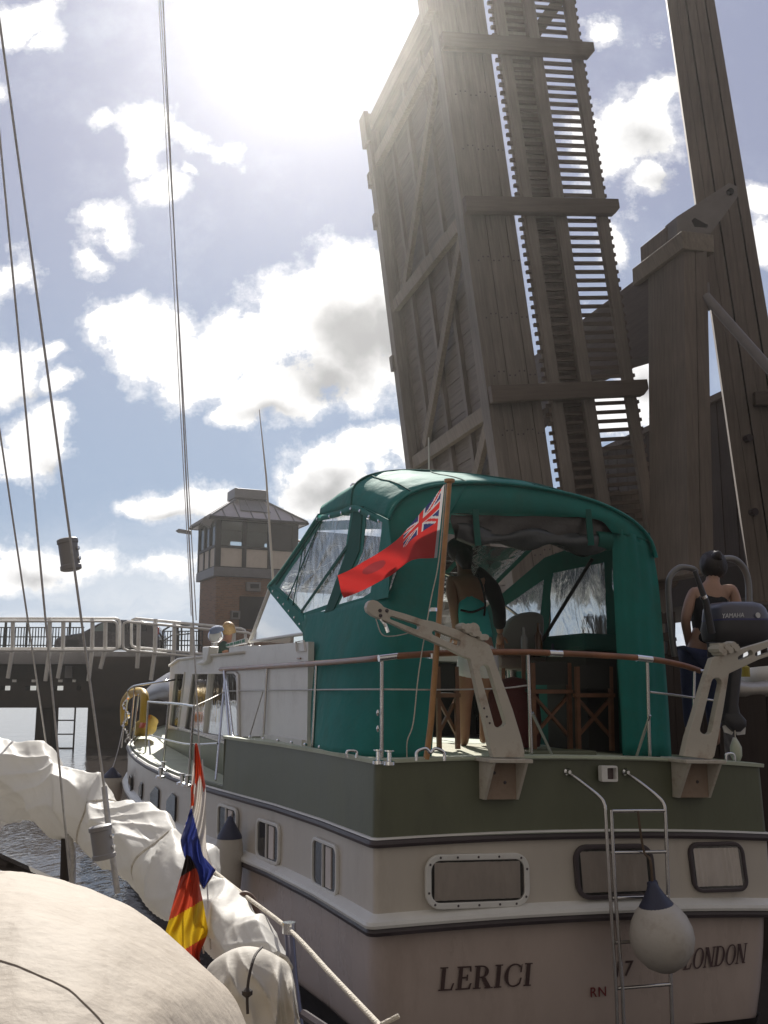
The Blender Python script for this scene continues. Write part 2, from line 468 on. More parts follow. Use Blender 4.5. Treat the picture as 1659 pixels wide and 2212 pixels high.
# ------------------------------------------------------------------ shared materials
M_white = mat('white_paint', (.74, .73, .69), .35, var=.06, grime=(.35, .3, .24), gamt=.35)
M_cream = mat('cream_hull', (.58, .53, .46), .3, var=.05, grime=(.34, .28, .22), gamt=.4, gscale=2.2, coat=.15, stretch=(1, 1, .3))
M_hull = mat('lower_hull', (.52, .43, .38), .28, var=.07, grime=(.32, .24, .2), gamt=.45, gscale=2.0, coat=.2, stretch=(1, 1, .35))
M_green = mat('olive_green_paint', (.125, .135, .085), .42, var=.1, grime=(.085, .09, .065), gamt=.6, gscale=2.2, bump=.06, bscale=60, stretch=(1, 1, .35))
M_deck = mat('pale_green_deck', (.50, .54, .42), .65, var=.1, grime=(.3, .3, .24), gamt=.4, bump=.15, bscale=120)
M_rub = mat('dark_rubbing_strake', (.07, .055, .06), .4, var=.2)
M_steel = mat('stainless_steel', (.62, .6, .58), .22, metal=1, var=.1)
M_chrome = mat('chromed_fitting', (.78, .78, .78), .12, metal=1, var=.05)
M_teak = mat('varnished_teak', (.26, .105, .045), .35, var=.3, scale=6, stretch=(1, 1, 1), coat=.3)
M_pole = mat('varnished_pole', (.42, .21, .07), .4, var=.25, scale=9, coat=.3)
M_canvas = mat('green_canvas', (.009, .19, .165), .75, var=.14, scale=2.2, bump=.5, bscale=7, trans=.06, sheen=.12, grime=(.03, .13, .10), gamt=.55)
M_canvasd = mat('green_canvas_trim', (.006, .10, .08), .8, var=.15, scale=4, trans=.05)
M_vinyl = glassmat('clear_vinyl', (.86, .86, .86), .08, milky=.40, wrinkle=.35, refl=1.4, wscale=(2.6, 2.6, 1.0))
M_vinyld = glassmat('old_vinyl', (.72, .69, .65), .12, milky=.05, wrinkle=.25, refl=.9, wscale=(2.2, 2.2, 1.0))
M_glass = glassmat('window_glass', (.10, .11, .11), .02, wrinkle=0.05)
M_clear = glassmat('windscreen_glass', (.86, .9, .88), .02, milky=.03)
M_black = mat('black_rubber', (.015, .015, .016), .55)
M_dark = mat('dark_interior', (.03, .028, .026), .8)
M_rope = mat('white_rope', (.62, .57, .48), .9, var=.2, scale=90, bump=.5, bscale=150)
M_wire = mat('steel_wire', (.50, .48, .45), .5, metal=.3, var=.2, scale=60)
M_navy = mat('navy_vinyl', (.04, .045, .085), .45, var=.15)
M_grey = mat('grey_plastic', (.22, .21, .2), .55, var=.12)
M_curtain = mat('net_curtain', (.70, .64, .60), .9, var=.10, scale=5, stretch=(2, 2, .8))
M_davit = mat('old_white_davit_paint', (.55, .51, .43), .45, var=.06, scale=5, grime=(.24, .13, .07), gamt=.75, gscale=5)
M_alu = mat('galvanised_tube', (.72, .7, .66), .45, metal=.0, var=.12)
UPL = None

# ------------------------------------------------------------------ water, shore
def water():
    m, nt, b = newmat('river_water')
    tc = N(nt, 'ShaderNodeTexCoord'); mp = N(nt, 'ShaderNodeMapping'); mp.inputs['Scale'].default_value = (1, .45, 1)
    nt.links.new(tc.outputs['Object'], mp.inputs[0])
    hs = None
    for sc_, am in ((.9, 1.0), (3.2, .5), (11, .22)):
        n = N(nt, 'ShaderNodeTexNoise'); n.inputs['Scale'].default_value = sc_; n.inputs['Detail'].default_value = 3; n.inputs['Distortion'].default_value = .6
        nt.links.new(mp.outputs[0], n.inputs[0])
        k = N(nt, 'ShaderNodeMath', operation='MULTIPLY'); k.inputs[1].default_value = am; nt.links.new(n.outputs[0], k.inputs[0])
        if hs is None: hs = k.outputs[0]
        else:
            ad = N(nt, 'ShaderNodeMath', operation='ADD'); nt.links.new(hs, ad.inputs[0]); nt.links.new(k.outputs[0], ad.inputs[1]); hs = ad.outputs[0]
    bp = N(nt, 'ShaderNodeBump'); bp.inputs['Strength'].default_value = .55; bp.inputs['Distance'].default_value = .05
    nt.links.new(hs, bp.inputs['Height']); nt.links.new(bp.outputs[0], b.inputs['Normal'])
    b.inputs['Base Color'].default_value = (.07, .06, .055, 1); b.inputs['Roughness'].default_value = .06
    b.inputs['IOR'].default_value = 1.33
    mb = MB(); mb.quad((-1500, -150, 0), (1500, -150, 0), (1500, 1600, 0), (-1500, 1600, 0))
    o = mb.build('water', m); tag(o, kind='structure')
    # low far bank
    mb = MB(); rows = []
    for j, (dy, h) in enumerate(((0, -.5), (12, 1.2), (30, 7), (120, 11), (300, 0))):
        rows.append([(x, 780 + dy, h * (.55 + .75 * noise.noise((x * .011, dy * .02, 3.1)) if h > 2 else 1)) for x in range(-900, 901, 12)])
    mb.grid(rows)
    o = mb.build('far_bank', mat('far_bank_trees', (.05, .07, .045), .9, var=.4, scale=.05), smooth=60); tag(o, kind='structure')
water()
def glare_veil():  # scattering volume added to imitate the veil of lens glare round the sun
    m = bpy.data.materials.new('glare_veil_volume'); m.use_nodes = True; nt = m.node_tree
    nt.nodes.remove(nt.nodes['Principled BSDF'])
    pv = N(nt, 'ShaderNodeVolumePrincipled'); pv.inputs['Color'].default_value = (1, .985, .95, 1)
    pv.inputs['Density'].default_value = .00110; pv.inputs['Anisotropy'].default_value = .87
    nt.links.new(pv.outputs[0], nt.nodes['Material Output'].inputs['Volume'])
    o = MB().box((-1510, -160, -1.6), (1510, 1610, 15.6)).build('glare_veil', m); tag(o, kind='stuff')
glare_veil()
# ------------------------------------------------------------------ road bridge on the left
M_fascia = mat('grey_bridge_fascia', (.20, .19, .195), .6, var=.1, scale=1.2, grime=(.09, .08, .075), gamt=.5, gscale=.8)
M_bdark = mat('tarred_bridge_timber', (.045, .034, .028), .8, var=.3, scale=1.5, bump=.2, bscale=6)
M_fence = mat('black_iron_fence', (.02, .018, .018), .5)
M_asph = mat('asphalt', (.05, .05, .05), .9, bump=.2)
def road_bridge():
    Y = 40.0
    def X(x): return (x - CX) * Y / F
    def Zy(y): return EYE + (HZ - y) * Y / F
    b = thing('road_bridge', 'low dark road bridge with grey fascia crossing the water at left', 'bridge', (X(150), Y, 0))
    x0, x1 = X(-420), X(372)
    zt, zf = Zy(1409), Zy(1436)
    MB().box((x0, Y, zf), (x1, Y + .25, zt)).build('fascia', M_fascia, b, bevel=.02)
    MB().box((x0, Y + .25, zf + .05), (x1, Y + 7.5, zt - .05)).build('deck_slab', M_asph, b)
    # wing of the abutment, turned away
    MB().prism([(x1, Y - .05, zf - .62), (x1, Y - .05, zt + .0), (X(470), Y + 4, zt), (X(470), Y + 4, zf - .62)], (0, .35, 0)).build('abutment_wing', M_fascia, b)
    mb = MB()
    mb.box((x0, Y + .7, Zy(1475)), (X(205), Y + 1.0, zf + .05))
    zb = [Zy(1475), Zy(1481.5), Zy(1491), Zy(1527)]
    mb.box((x0, Y - .3, zb[1]), (X(372), Y + .35, zb[0]))
    mb.box((x0, Y - .3, zb[3]), (X(372), Y + .35, zb[2]))
    ed = [-420, 17, 40, 71, 95, 129, 152, 180, 189, 372]
    for i in range(0, len(ed), 2): mb.box((X(ed[i]), Y - .28, zb[2] - .002), (X(ed[i + 1]), Y + .33, zb[1] + .002))
    mb.build('lower_beam', M_bdark, b)
    for a, c in ((45, 52), (86, 93), (142, 150), (172, 178)):
        MB().box((X(a), Y - .38, zb[0] + .02), (X(c), Y - .26, zb[0] + .12)).build('lamp_bracket', M_alu, b)
    MB().box((X(141), Y + .45, Zy(1465)), (X(156), Y + .6, Zy(1439))).build('sign_plate', M_fascia, b)
    mb = MB(); mb.box((X(203), Y - .1, -1.5), (X(385), Y + 6, zf + .3))
    mb.build('pier', M_bdark, b, bevel=.03)
    MB().box((X(90), Y + .1, -1.5), (X(126), Y + .8, Zy(1527))).build('pile', M_bdark, b, bevel=.04)
    # far iron fence: rails and bars, one piece
    mb = MB(); Yf = Y + 7.0
    def Xf(x): return (x - CX) * Yf / F
    def Zf(y): return EYE + (HZ - y) * Yf / F
    for (a, c, top) in ((-260, 185, 1358), (340, 540, 1366)):
        for y in (top, top + 20, 1396): mb.box((Xf(a), Yf, Zf(y) - .025), (Xf(c), Yf + .05, Zf(y) + .025))
        k = a
        while k < c:
            mb.box((Xf(k) - .02, Yf + .005, Zf(1409)), (Xf(k) + .02, Yf + .045, Zf(top))); k += 6.2
        k = a
        while k < c:
            mb.box((Xf(k) - .05, Yf - .01, Zf(1409)), (Xf(k) + .05, Yf + .06, Zf(top - 16))); k += 46
    mb.build('iron_fence', M_fence, b)
    # sloping stair rail by the tower
    mb = MB()
    mb.tube([at(352, 1362, 44), at(372, 1350, 44), at(420, 1350, 44)], .04); mb.tube([at(352, 1385, 44), at(372, 1372, 44), at(420, 1368, 44)], .03)
    mb.tube([at(352, 1362, 44), at(352, 1405, 44)], .04); mb.tube([at(392, 1350, 44), at(392, 1405, 44)], .04)
    mb.build('stair_rail', M_fence, b)
    # white tube guard rails on the near edge: rounded loops
    def loop(Yr, xa, xb, yt, yb, r=.055, drop=0.0):
        def P(x, y): return at(x, y, Yr)
        q = 9
        pts = [P(xa + q, yt), P(xb - q, yt + drop), P(xb - 2, yt + drop + 3), P(xb, yt + drop + q), P(xb, yb + drop - q), P(xb - 2, yb + drop - 3), P(xb - q, yb + drop),
               P(xa + q, yb), P(xa + 2, yb - 3), P(xa, yb - q), P(xa, yt + q), P(xa + 2, yt + 3)]
        return MB().tube(pts, r, 8, closed=True)
    loop(39.6, -300, 259, 1336, 1401).build('guard_rail', M_alu, b, smooth=60)
    loop(39.3, -300, 253, 1342, 1405, .05).build('guard_rail', M_alu, b, smooth=60)
    loop(39.6, 284, 530, 1336, 1399, drop=22).build('guard_rail', M_alu, b, smooth=60)
    loop(39.3, 266, 545, 1343, 1405, .05, drop=24).build('guard_rail', M_alu, b, smooth=60)
    posts = [(28, 1341, 17, 1465), (108, 1334, 98, 1471), (137, 1341, 125, 1465), (200, 1334, 191, 1471), (228, 1342, 217, 1444),
             (300, 1342, 296, 1443), (336, 1337, 326, 1469), (377, 1347, 372, 1430), (-60, 1341, -72, 1465), (-110, 1334, -120, 1471), (415, 1347, 414, 1425), (462, 1352, 461, 1420), (505, 1356, 504, 1425)]
    for (xa, ya, xb, yb) in posts:
        p0, p1 = at(xa, ya, 39.4), at(xb, yb, 39.55)
        mid = at(xa - 1, 1404, 39.42)
        MB().tube([p0, mid, p1], .085, 8).build('rail_post', M_alu, b, smooth=60)
    # iron ladder down the pile
    l = thing('iron_ladder', 'thin rusty iron ladder hanging from the road bridge into the water', 'ladder', at(140, 1609, 39.4))
    mb = MB(); mb.tube([at(125, 1526, 39.4), at(120, 1660, 39.4)], .035); mb.build('side_rail', M_bdark, l)
    mb = MB(); mb.tube([at(163, 1526, 39.4), at(156, 1660, 39.4)], .035); mb.build('side_rail', M_bdark, l)
    for k, y in enumerate((1556, 1586, 1616, 1646)):
        MB().tube([at(124 - k, y, 39.4), at(161 - k * 1.3, y, 39.4)], .025).build('rung', M_bdark, l)
road_bridge()

def car(px0, px1, Y, name_label):
    k = Y / F
    x0, x1 = (px0 - CX) * k, (px1 - CX) * k; Lc = x1 - x0
    zr = 3.72
    c = thing('parked_car', name_label, 'car', ((x0 + x1) / 2, Y + .85, zr))
    M_car = mat('dark_car_paint', (.030, .024, .030), .25, var=.05, coat=.6)
    prof = [(0, .2), (.0, .55), (.03, .72), (.12, .82), (.26, .92), (.40, 1.32), (.46, 1.42), (.60, 1.5), (.80, 1.47), (.92, 1.32), (.985, .95), (1.0, .7), (.995, .2)]
    def ring(ins, y):
        out = []
        for u, h in prof:
            out.append((x0 + u * Lc, y, zr + h - (ins * max(0, h - .9))))
        return out
    mb = MB(); rows = [ring(.14, Y + .22 if False else Y + .12), ring(0, Y), ring(0, Y + 1.6), ring(.14, Y + 1.5)]
    rows = []
    for yy, tuck in ((0, 1), (.0, 0), (1.7, 0), (1.7, 1)):
        rr = []
        for u, h in prof:
            d = .22 * max(0, (h - .9) / .6)
            y = yy + (d if yy < .8 else -d)
            rr.append((x0 + u * Lc, Y + y, zr + h))
        rows.append(rr)
    rows = [rows[0], rows[3]]
    n = len(prof)
    mb.add(rows[0] + rows[1], [tuple(range(n)), tuple(range(n, 2 * n))[::-1]] + [(i, (i + 1) % n, n + (i + 1) % n, n + i) for i in range(n)])
    mb.build('body', M_car, c, bevel=.05, smooth=40)
    M_cg = glassmat('car_glass', (.25, .32, .30), .02)
    def side(u, h): d = .22 * max(0, (h - .9) / .6); return Vector((x0 + u * Lc, Y + d - .012, zr + h))
    for nm, q in (('side_window', [(.34, .98), (.47, .99), (.47, 1.36), (.445, 1.34)]), ('side_window', [(.50, .99), (.68, 1.0), (.68, 1.40), (.50, 1.38)]), ('side_window', [(.70, 1.0), (.88, 1.02), (.86, 1.33), (.70, 1.39)])):
        MB().prism([side(*p) for p in q], (0, .01, 0)).build(nm, mat('tinted_glass', (.16, .2, .19) if q[0][0] == .34 else (.012, .012, .014), .05), c)
    for u in (.18, .80):
        w = MB(); w.lathe((x0 + u * Lc, Y - .02, zr + .33), (0, 1, 0), [(.0, 0), (.2, 0), (.33, .02), (.33, .2), (0, .2)], 24)
        t = w.build('wheel', M_black, c, smooth=40)
    MB().obox(Vector((x1 - .09, Y + .05, zr + 1.0)), Vector((.09, 0, 0)), Vector((0, .06, 0)), Vector((0, 0, .16))).build('tail_light', mat('red_lens', (.35, .02, .02), .2), c, bevel=.03)
    return c
car(122, 346, 43.2, 'dark car crossing the road bridge behind the tube rails')

# ------------------------------------------------------------------ bridge control tower
def brickmat():
    m, nt, b = newmat('brown_brick')
    tc = N(nt, 'ShaderNodeTexCoord'); sx = N(nt, 'ShaderNodeSeparateXYZ'); nt.links.new(tc.outputs['Object'], sx.inputs[0])
    ad = N(nt, 'ShaderNodeMath', operation='ADD'); nt.links.new(sx.outputs[0], ad.inputs[0]); nt.links.new(sx.outputs[1], ad.inputs[1])
    cb = N(nt, 'ShaderNodeCombineXYZ'); nt.links.new(ad.outputs[0], cb.inputs[0]); nt.links.new(sx.outputs[2], cb.inputs[1])
    br = N(nt, 'ShaderNodeTexBrick'); br.inputs['Scale'].default_value = 1
    br.inputs['Color1'].default_value = (.26, .14, .085, 1); br.inputs['Color2'].default_value = (.18, .10, .065, 1); br.inputs['Mortar'].default_value = (.2, .17, .14, 1)
    br.inputs['Brick Width'].default_value = .24; br.inputs['Row Height'].default_value = .08; br.inputs['Mortar Size'].default_value = .008
    nt.links.new(cb.outputs[0], br.inputs[0]); nt.links.new(br.outputs[0], b.inputs['Base Color']); b.inputs['Roughness'].default_value = .85
    return m
def tower():
    C = Vector(((462 - CX) * 45 / F, 45, 0)); e1 = Vector((math.cos(R(25)), math.sin(R(25)), 0)); e2 = Vector((-math.sin(R(25)), math.cos(R(25)), 0))
    wf, wl = 4.0, 3.1
    def P(a, b, z): return C + e1 * a + e2 * b + Vector((0, 0, z))
    T = thing('control_tower', 'bridge control tower of brown brick with black and cream glazed upper room', 'tower', P(2, 1.5, 3.75))
    MT = mat('black_tower_timber', (.022, .019, .022), .6, var=.2); MP = mat('cream_render_panel', (.58, .52, .46), .8, var=.06, grime=(.3, .26, .22), gamt=.3)
    MR = mat('zinc_roof', (.36, .31, .29), .28, var=.12, metal=.55, scale=1.5); ML = mat('lead_grey', (.16, .155, .17), .5)
    def bx(mb, a0, a1, b0, b1, z0, z1): return mb.obox(P((a0 + a1) / 2, (b0 + b1) / 2, (z0 + z1) / 2), e1 * ((a1 - a0) / 2), e2 * ((b1 - b0) / 2), Vector((0, 0, (z1 - z0) / 2)))
    bx(MB(), .12, wf - .1, .12, wl - .1, 1.2, 7.35).build('brick_base', brickmat(), T)
    z0, z1, z2, z3, z4 = 7.30, 7.72, 8.62, 8.74, 10.02
    bx(MB(), -.05, wf + .05, -.05, wl + .05, z0, z1).build('floor_band', [ML], T, bevel=.02)
    bx(MB(), .04, wf - .04, .04, wl - .04, z1, z1 + .05).build('floor', MT, T)
    # frame: posts and rails
    mb = MB()
    cols = [0, 1.3, 2.52, 3.72]
    for a in (0.0, 1.27, 2.5, wf - .3):
        w = .26 if a in (0.0,) else .2
        bx(mb, a, a + w, -.02, .14, z1, z4)
    bx(mb, wf - .14, wf, -.02, .14, z1, z4)
    for a in (0.0, 1.3, 2.6, wf - .16): bx(mb, a, a + .16, wl - .14, wl, z1, z4)
    for b_ in (.95, 1.9, wl - .14):
        bx(mb, -.02, .12, b_, b_ + .14, z1, z4); bx(mb, wf - .12, wf + .01, b_, b_ + .14, z1, z4)
    for (za, zb) in ((z2, z3), (z4 - .14, z4), (z1, z1 + .04)):
        bx(mb, .01, wf - .01, -.03, .13, za, zb + .001); bx(mb, .01, wf - .01, wl - .13, wl + .01, za, zb + .002)
        bx(mb, -.03, .11, .01, wl - .01, za, zb + .003); bx(mb, wf - .11, wf + .02, .01, wl - .01, za, zb + .004)
    mb.build('timber_frame', MT, T)
    for a, c in ((.26, 1.27), (1.47, 2.5), (2.7, wf - .3)): bx(MB(), a - .005, c + .005, .03, .09, z1 + .04, z2 + .01).build('render_panel', MP, T)
    for a, c in ((.14, .95), (1.09, 1.9), (2.04, wl - .14)): bx(MB(), .03, .08, a, c, z1 + .04, z2 + .01).build('render_panel', MP, T)
    bx(MB(), .1, wf - .1, wl - .09, wl - .04, z1, z2 + .01).build('back_panel', MP, T); bx(MB(), wf - .09, wf - .04, .1, wl - .1, z1, z2 + .01).build('side_panel', MP, T)
    for a, c in ((.26, 1.27), (1.47, 2.5)): bx(MB(), a - .005, c + .005, .05, .07, z3 - .01, z4 - .13).build('window', glassmat('tower_glass', (.82, .86, .86), .02), T)
    bx(MB(), 2.69, wf - .29, .04, .10, z3 - .01, z4 - .13).build('dark_panel', MT, T)
    for a, c in ((.14, .95), (1.09, 1.9), (2.04, wl - .14)): bx(MB(), .05, .07, a - .005, c + .005, z3 - .01, z4 - .13).build('window', glassmat('tower_side_glass', (.75, .8, .82), .02), T)
    # rear wall above the panel: blinds down to mid height so squares of sky show below them
    mb = MB(); MBl = mat('grey_blind', (.55, .54, .52), .9, var=.05)
    bx(mb, .16, wf - .16, wl - .16, wl - .145, z3 + .62, z4 - .1); bx(mb, 1.05, 1.55, wl - .16, wl - .145, z3, z3 + .62); bx(mb, 2.2, 3.3, wl - .16, wl - .145, z3, z3 + .62)
    bx(mb, wf - .16, wf - .145, .3, wl - .2, z3, z4 - .1)
    mb.build('window_blind', MBl, T)
    # roof
    ov = .34; ze, zt = 10.0, 11.12; ra0, ra1, rb0, rb1 = 1.25, 2.62, 1.05, 2.05
    lo = [P(-ov, -ov, ze), P(wf + ov, -ov, ze), P(wf + ov, wl + ov, ze), P(-ov, wl + ov, ze)]
    hi = [P(ra0, rb0, zt), P(ra1, rb0, zt), P(ra1, rb1, zt), P(ra0, rb1, zt)]
    mb = MB(); mb.add(lo + hi + [p - Vector((0, 0, .10)) for p in lo], [(0, 1, 5, 4), (1, 2, 6, 5), (2, 3, 7, 6), (3, 0, 4, 7), (4, 5, 6, 7), (11, 10, 9, 8), (0, 8, 9, 1), (1, 9, 10, 2), (2, 10, 11, 3), (3, 11, 8, 0)])
    rf = mb.build('roof', MR, T)
    mb = MB()
    for i in range(4):
        A_, B_, c_, d_ = lo[i], lo[(i + 1) % 4], hi[i], hi[(i + 1) % 4]
        for k in range(0, 8):
            u = k / 7; p0 = A_.lerp(B_, u)
            # standing seams run up the slope perpendicular to the eaves
            e = (B_ - A_).normalized(); tt = (p0 - A_).dot(e); h0 = (c_ - A_).dot(e); h1 = (d_ - A_).dot(e)
            up = (c_ - A_) - e * h0
            fr_ = 1.0
            if tt < h0: fr_ = tt / h0
            elif tt > h1: fr_ = ((B_ - A_).length - tt) / max(1e-3, (B_ - A_).length - h1)
            if fr_ > .05: mb.beam(p0 + Vector((0, 0, .02)), p0 + up * fr_ + Vector((0, 0, .02)), .035, .07)
        mb.beam(A_ + Vector((0, 0, .03)), c_ + Vector((0, 0, .03)), .08, .08)
    mb.build('roof_seam', ML, rf)
    mb = MB()
    for i in range(4): mb.tube([lo[i] - Vector((0, 0, .05)), lo[(i + 1) % 4] - Vector((0, 0, .05))], .075, 8)
    mb.build('gutter', MT, T, smooth=60)
    mb = MB(); bx(mb, ra0 - .02, ra1 + .02, rb0 - .02, rb1 + .02, zt - .02, zt + .08); bx(mb, ra0 - .14, ra1 + .14, rb0 - .14, rb1 + .14, zt + .06, zt + .52)
    mb.build('roof_lantern', ML, T, bevel=.02)
    mb = MB(); mb.add([P(ra0 + .1, rb0 - .02, zt - .02), P(ra1 - .05, rb0 - .02, zt - .02), P(ra1 + .05, .05 + .1, ze + .46 - .1 + .08), P(ra0 - .05, .15, ze + .44)], [(0, 1, 2, 3)])
    mb.build('roof_patch', ML, T, solid=.02)
    # door, vents, lamps
    def onF(x, y):  # point on the brick front face
        d = ray(x, y); o = Vector((0, 0, EYE)); n = -e2; k = (P(0, .12, 0) - o).dot(n) / d.dot(n); return o + d * k
    def facebox(nm, xa, ya, xb, yb, out, m_, bev=.0):
        p = onF(xa, yb); q = onF(xb, ya); w = (q - p).dot(e1); h = q.z - p.z
        return MB().obox(p + e1 * (w / 2) + Vector((0, 0, h / 2)) - e2 * (out / 2 - .01), e1 * (w / 2), e2 * (out / 2 + .01), Vector((0, 0, h / 2))).build(nm, m_, T, bevel=bev)
    facebox('door', 516, 1290, 572, 1358, .04, MT)
    v = facebox('vent_box', 530, 1259, 561, 1277, .22, M_fascia, .02); facebox('vent_grille', 538, 1263, 556, 1271, .26, MT)
    facebox('lamp_box', 497, 1320, 517, 1338, .18, M_fascia, .02); facebox('lamp_glass', 501, 1324, 512, 1334, .21, M_dark)
    mb = MB(); p = at(412, 1148, 46); q = at(394, 1146, 46); mb.tube([p, q], .05)
    mb.prism([at(379, 1147, 45.6), at(386, 1142, 45.6), at(409, 1146, 45.6), at(408, 1151, 45.6)], (0, .6, 0)); mb.build('floodlight', ML, T)
    mb = MB(); mb.obox(at(447, 1128, 44.6), Vector((.17, .1, -.1)), Vector((-.05, .2, 0)), Vector((.06, 0, .14))); mb.tube([at(447, 1128, 44.6), at(455, 1140, 45.0)], .04); mb.build('floodlight', M_fascia, T, bevel=.02)
    # barrier arm / bracket to the right of the tower
    mb = MB(); mb.tube([P(wf, .3, 9.2), P(wf + 1.1, .2, 9.1)], .06); mb.tube([P(wf + .75, .2, 9.1), P(wf + .75, .2, 7.4)], .12); mb.build('side_bracket', M_teak, T)
tower()

# ------------------------------------------------------------------ raised timber bridge leaf
AZ = R(16); DEL = R(7)
LN = Vector((math.cos(AZ), math.sin(AZ), 0)); LA = Vector((-math.sin(AZ), math.cos(AZ), 0))
LU = Vector((-LN.x * math.sin(DEL), -LN.y * math.sin(DEL), math.cos(DEL))); LM = Vector((LN.x * math.cos(DEL), LN.y * math.cos(DEL), math.sin(DEL)))
LO = at(1077, 1038, 15.0)
def LP(a, m, l): return LO + LA * a + LM * m + LU * l
TIMB = (.185, .160, .142)
M_tu = woodmat('weathered_timber_leaf', TIMB, LU); M_ta = woodmat('weathered_planks', (.165, .140, .122), LA); M_tm = woodmat('weathered_slats', (.12, .095, .08), LM)
M_tbrace = woodmat('weathered_brace', (.21, .175, .14), LU + LA * .5)
M_tz = woodmat('weathered_posts', (.17, .14, .12), (0, 0, 1))
def leaf():
    b = thing('raised_bridge_leaf', 'tall raised timber drawbridge leaf with slatted railing against the sky', 'drawbridge', LP(2, 1, -3.5))
    def lb(mb, a0, a1, m0, m1, l0, l1): return mb.obox(LP((a0 + a1) / 2, (m0 + m1) / 2, (l0 + l1) / 2), LA * ((a1 - a0) / 2), LM * ((m1 - m0) / 2), LU * ((l1 - l0) / 2))
    AF = 4.35; LT = 8.62; L0 = -3.6
    # near side girder of upright planks
    mb = MB(); ws = [0, .20, .37, .55, .72, .89]
    for i in range(5): lb(mb, -.04 + .012 * (i % 2), .30, ws[i] + .002, ws[i + 1] - .002, L0, LT + .06 * (i % 2))
    mb.build('side_girder', M_tu, b, bevel=.006)
    mb = MB()
    for i in range(5):
        for k in range(13):
            for e_ in (.25, .75): mb.lathe(LP(-.045 + .012 * (i % 2), lerp(ws[i], ws[i + 1], e_), L0 + .5 + k * .95 + .07 * (i % 2)), -LA, [(.014, 0), (.014, .006), (.006, .010)], 6)
    mb.build('coach_bolt', M_rub, b)
    lb(MB(), -.09, -.04, -.03, .10, L0, LT - .9).build('edge_batten', M_tu, b, bevel=.006)
    lb(MB(), -.07, .34, -.14, .04, LT - .75, LT + .1).build('girder_cap', M_tu, b, bevel=.01)
    # far girder
    mb = MB()
    for i in range(4): lb(mb, AF - .25, AF + .03, ws[i] + .004, ws[i + 1] - .004, L0, LT - .12)
    mb.build('far_girder', M_tu, b, bevel=.008)
    lb(MB(), AF - .30, AF + .07, -.07, .03, LT - .75, LT - .1).build('girder_cap', M_tu, b, bevel=.01)
    for l in (7.0, 6.1, 3.1, 0.2): lb(MB(), AF - .1, AF + .06, -.05, .06, l, l + .3).build('strap', M_tu, b)
    # deck planks seen from below, boarded one by one
    mb = MB(); l = L0
    while l < LT - .25:
        lb(mb, .30, AF - .25, .42 + random.uniform(-.006, .006) - .16, .34, l, l + .195); l += .205
    mb.build('deck_planking', M_ta, b)
    lb(MB(), .3, AF - .25, .05, .36, LT - .52, LT - .2).build('end_beam', M_ta, b, bevel=.01)
    # road bearers, cross beams and braces on the underside
    for a in (1.3, 2.3, 3.3): lb(MB(), a, a + .13, .185, .262, L0, LT - .55).build('bearer', M_tu, b)
    for l in (1.05, 4.25, 7.35, -2.0): lb(MB(), .3, AF - .25, .06, .185, l, l + .24).build('cross_beam', M_tbrace, b, bevel=.01)
    for (a0, l0, a1, l1) in ((.35, 4.2, 3.4, 1.35), (.35, 7.3, 3.4, 4.5), (.35, 1.0, 3.6, -1.8)):
        MB().beam(LP(a0, .12, l0), LP(a1, .12, l1), .19, .09, LM).build('diagonal_brace', M_tbrace, b, bevel=.008)
    # railing: three rails along the leaf, posts square to it, slats between
    for k, (m0, m1) in enumerate(((1.06, 1.23), (1.60, 1.80), (2.38, 2.56))): lb(MB(), -.10 - .002 * k, .0, m0, m1, L0, LT + .5).build('hand_rail', M_tu, b, bevel=.008)
    lb(MB(), .22, .27, 1.16, 1.86, L0, LT + .3).build('kick_board', M_tu, b)
    for l in (1.32, 4.42, 7.25, -1.8):
        mb = MB(); m0, m1 = -.02, 2.72
        w = .13
        pts = [LP(-.24, m0, l - w), LP(-.24, m1 - .1, l - w), LP(-.24, m1, l - w + .1), LP(-.24, m1, l + w), LP(-.24, m0, l + w)]
        mb.prism(pts, LA * .138); mb.build('rail_post', M_tm, b, bevel=.008)
    l = L0 + .1; k = 0
    while l < LT + .4:
        lb(MB(), .002, .05, .985, 2.66, l, l + .056).build('slat', M_tm, b); l += .149
    mb = MB()
    for k in range(9): lb(mb, .28, .33, .9 + k * .19, 1.085 + k * .19, L0 + 1.15, -.25 - .05 * (k % 2))
    mb.build('heel_boarding', M_tu, b)
    MB().beam(LP(.1, 1.75, 7.6), LP(.1, 2.5, 8.5), .2, .1, LA).build('diagonal_brace', M_tm, b)
leaf()

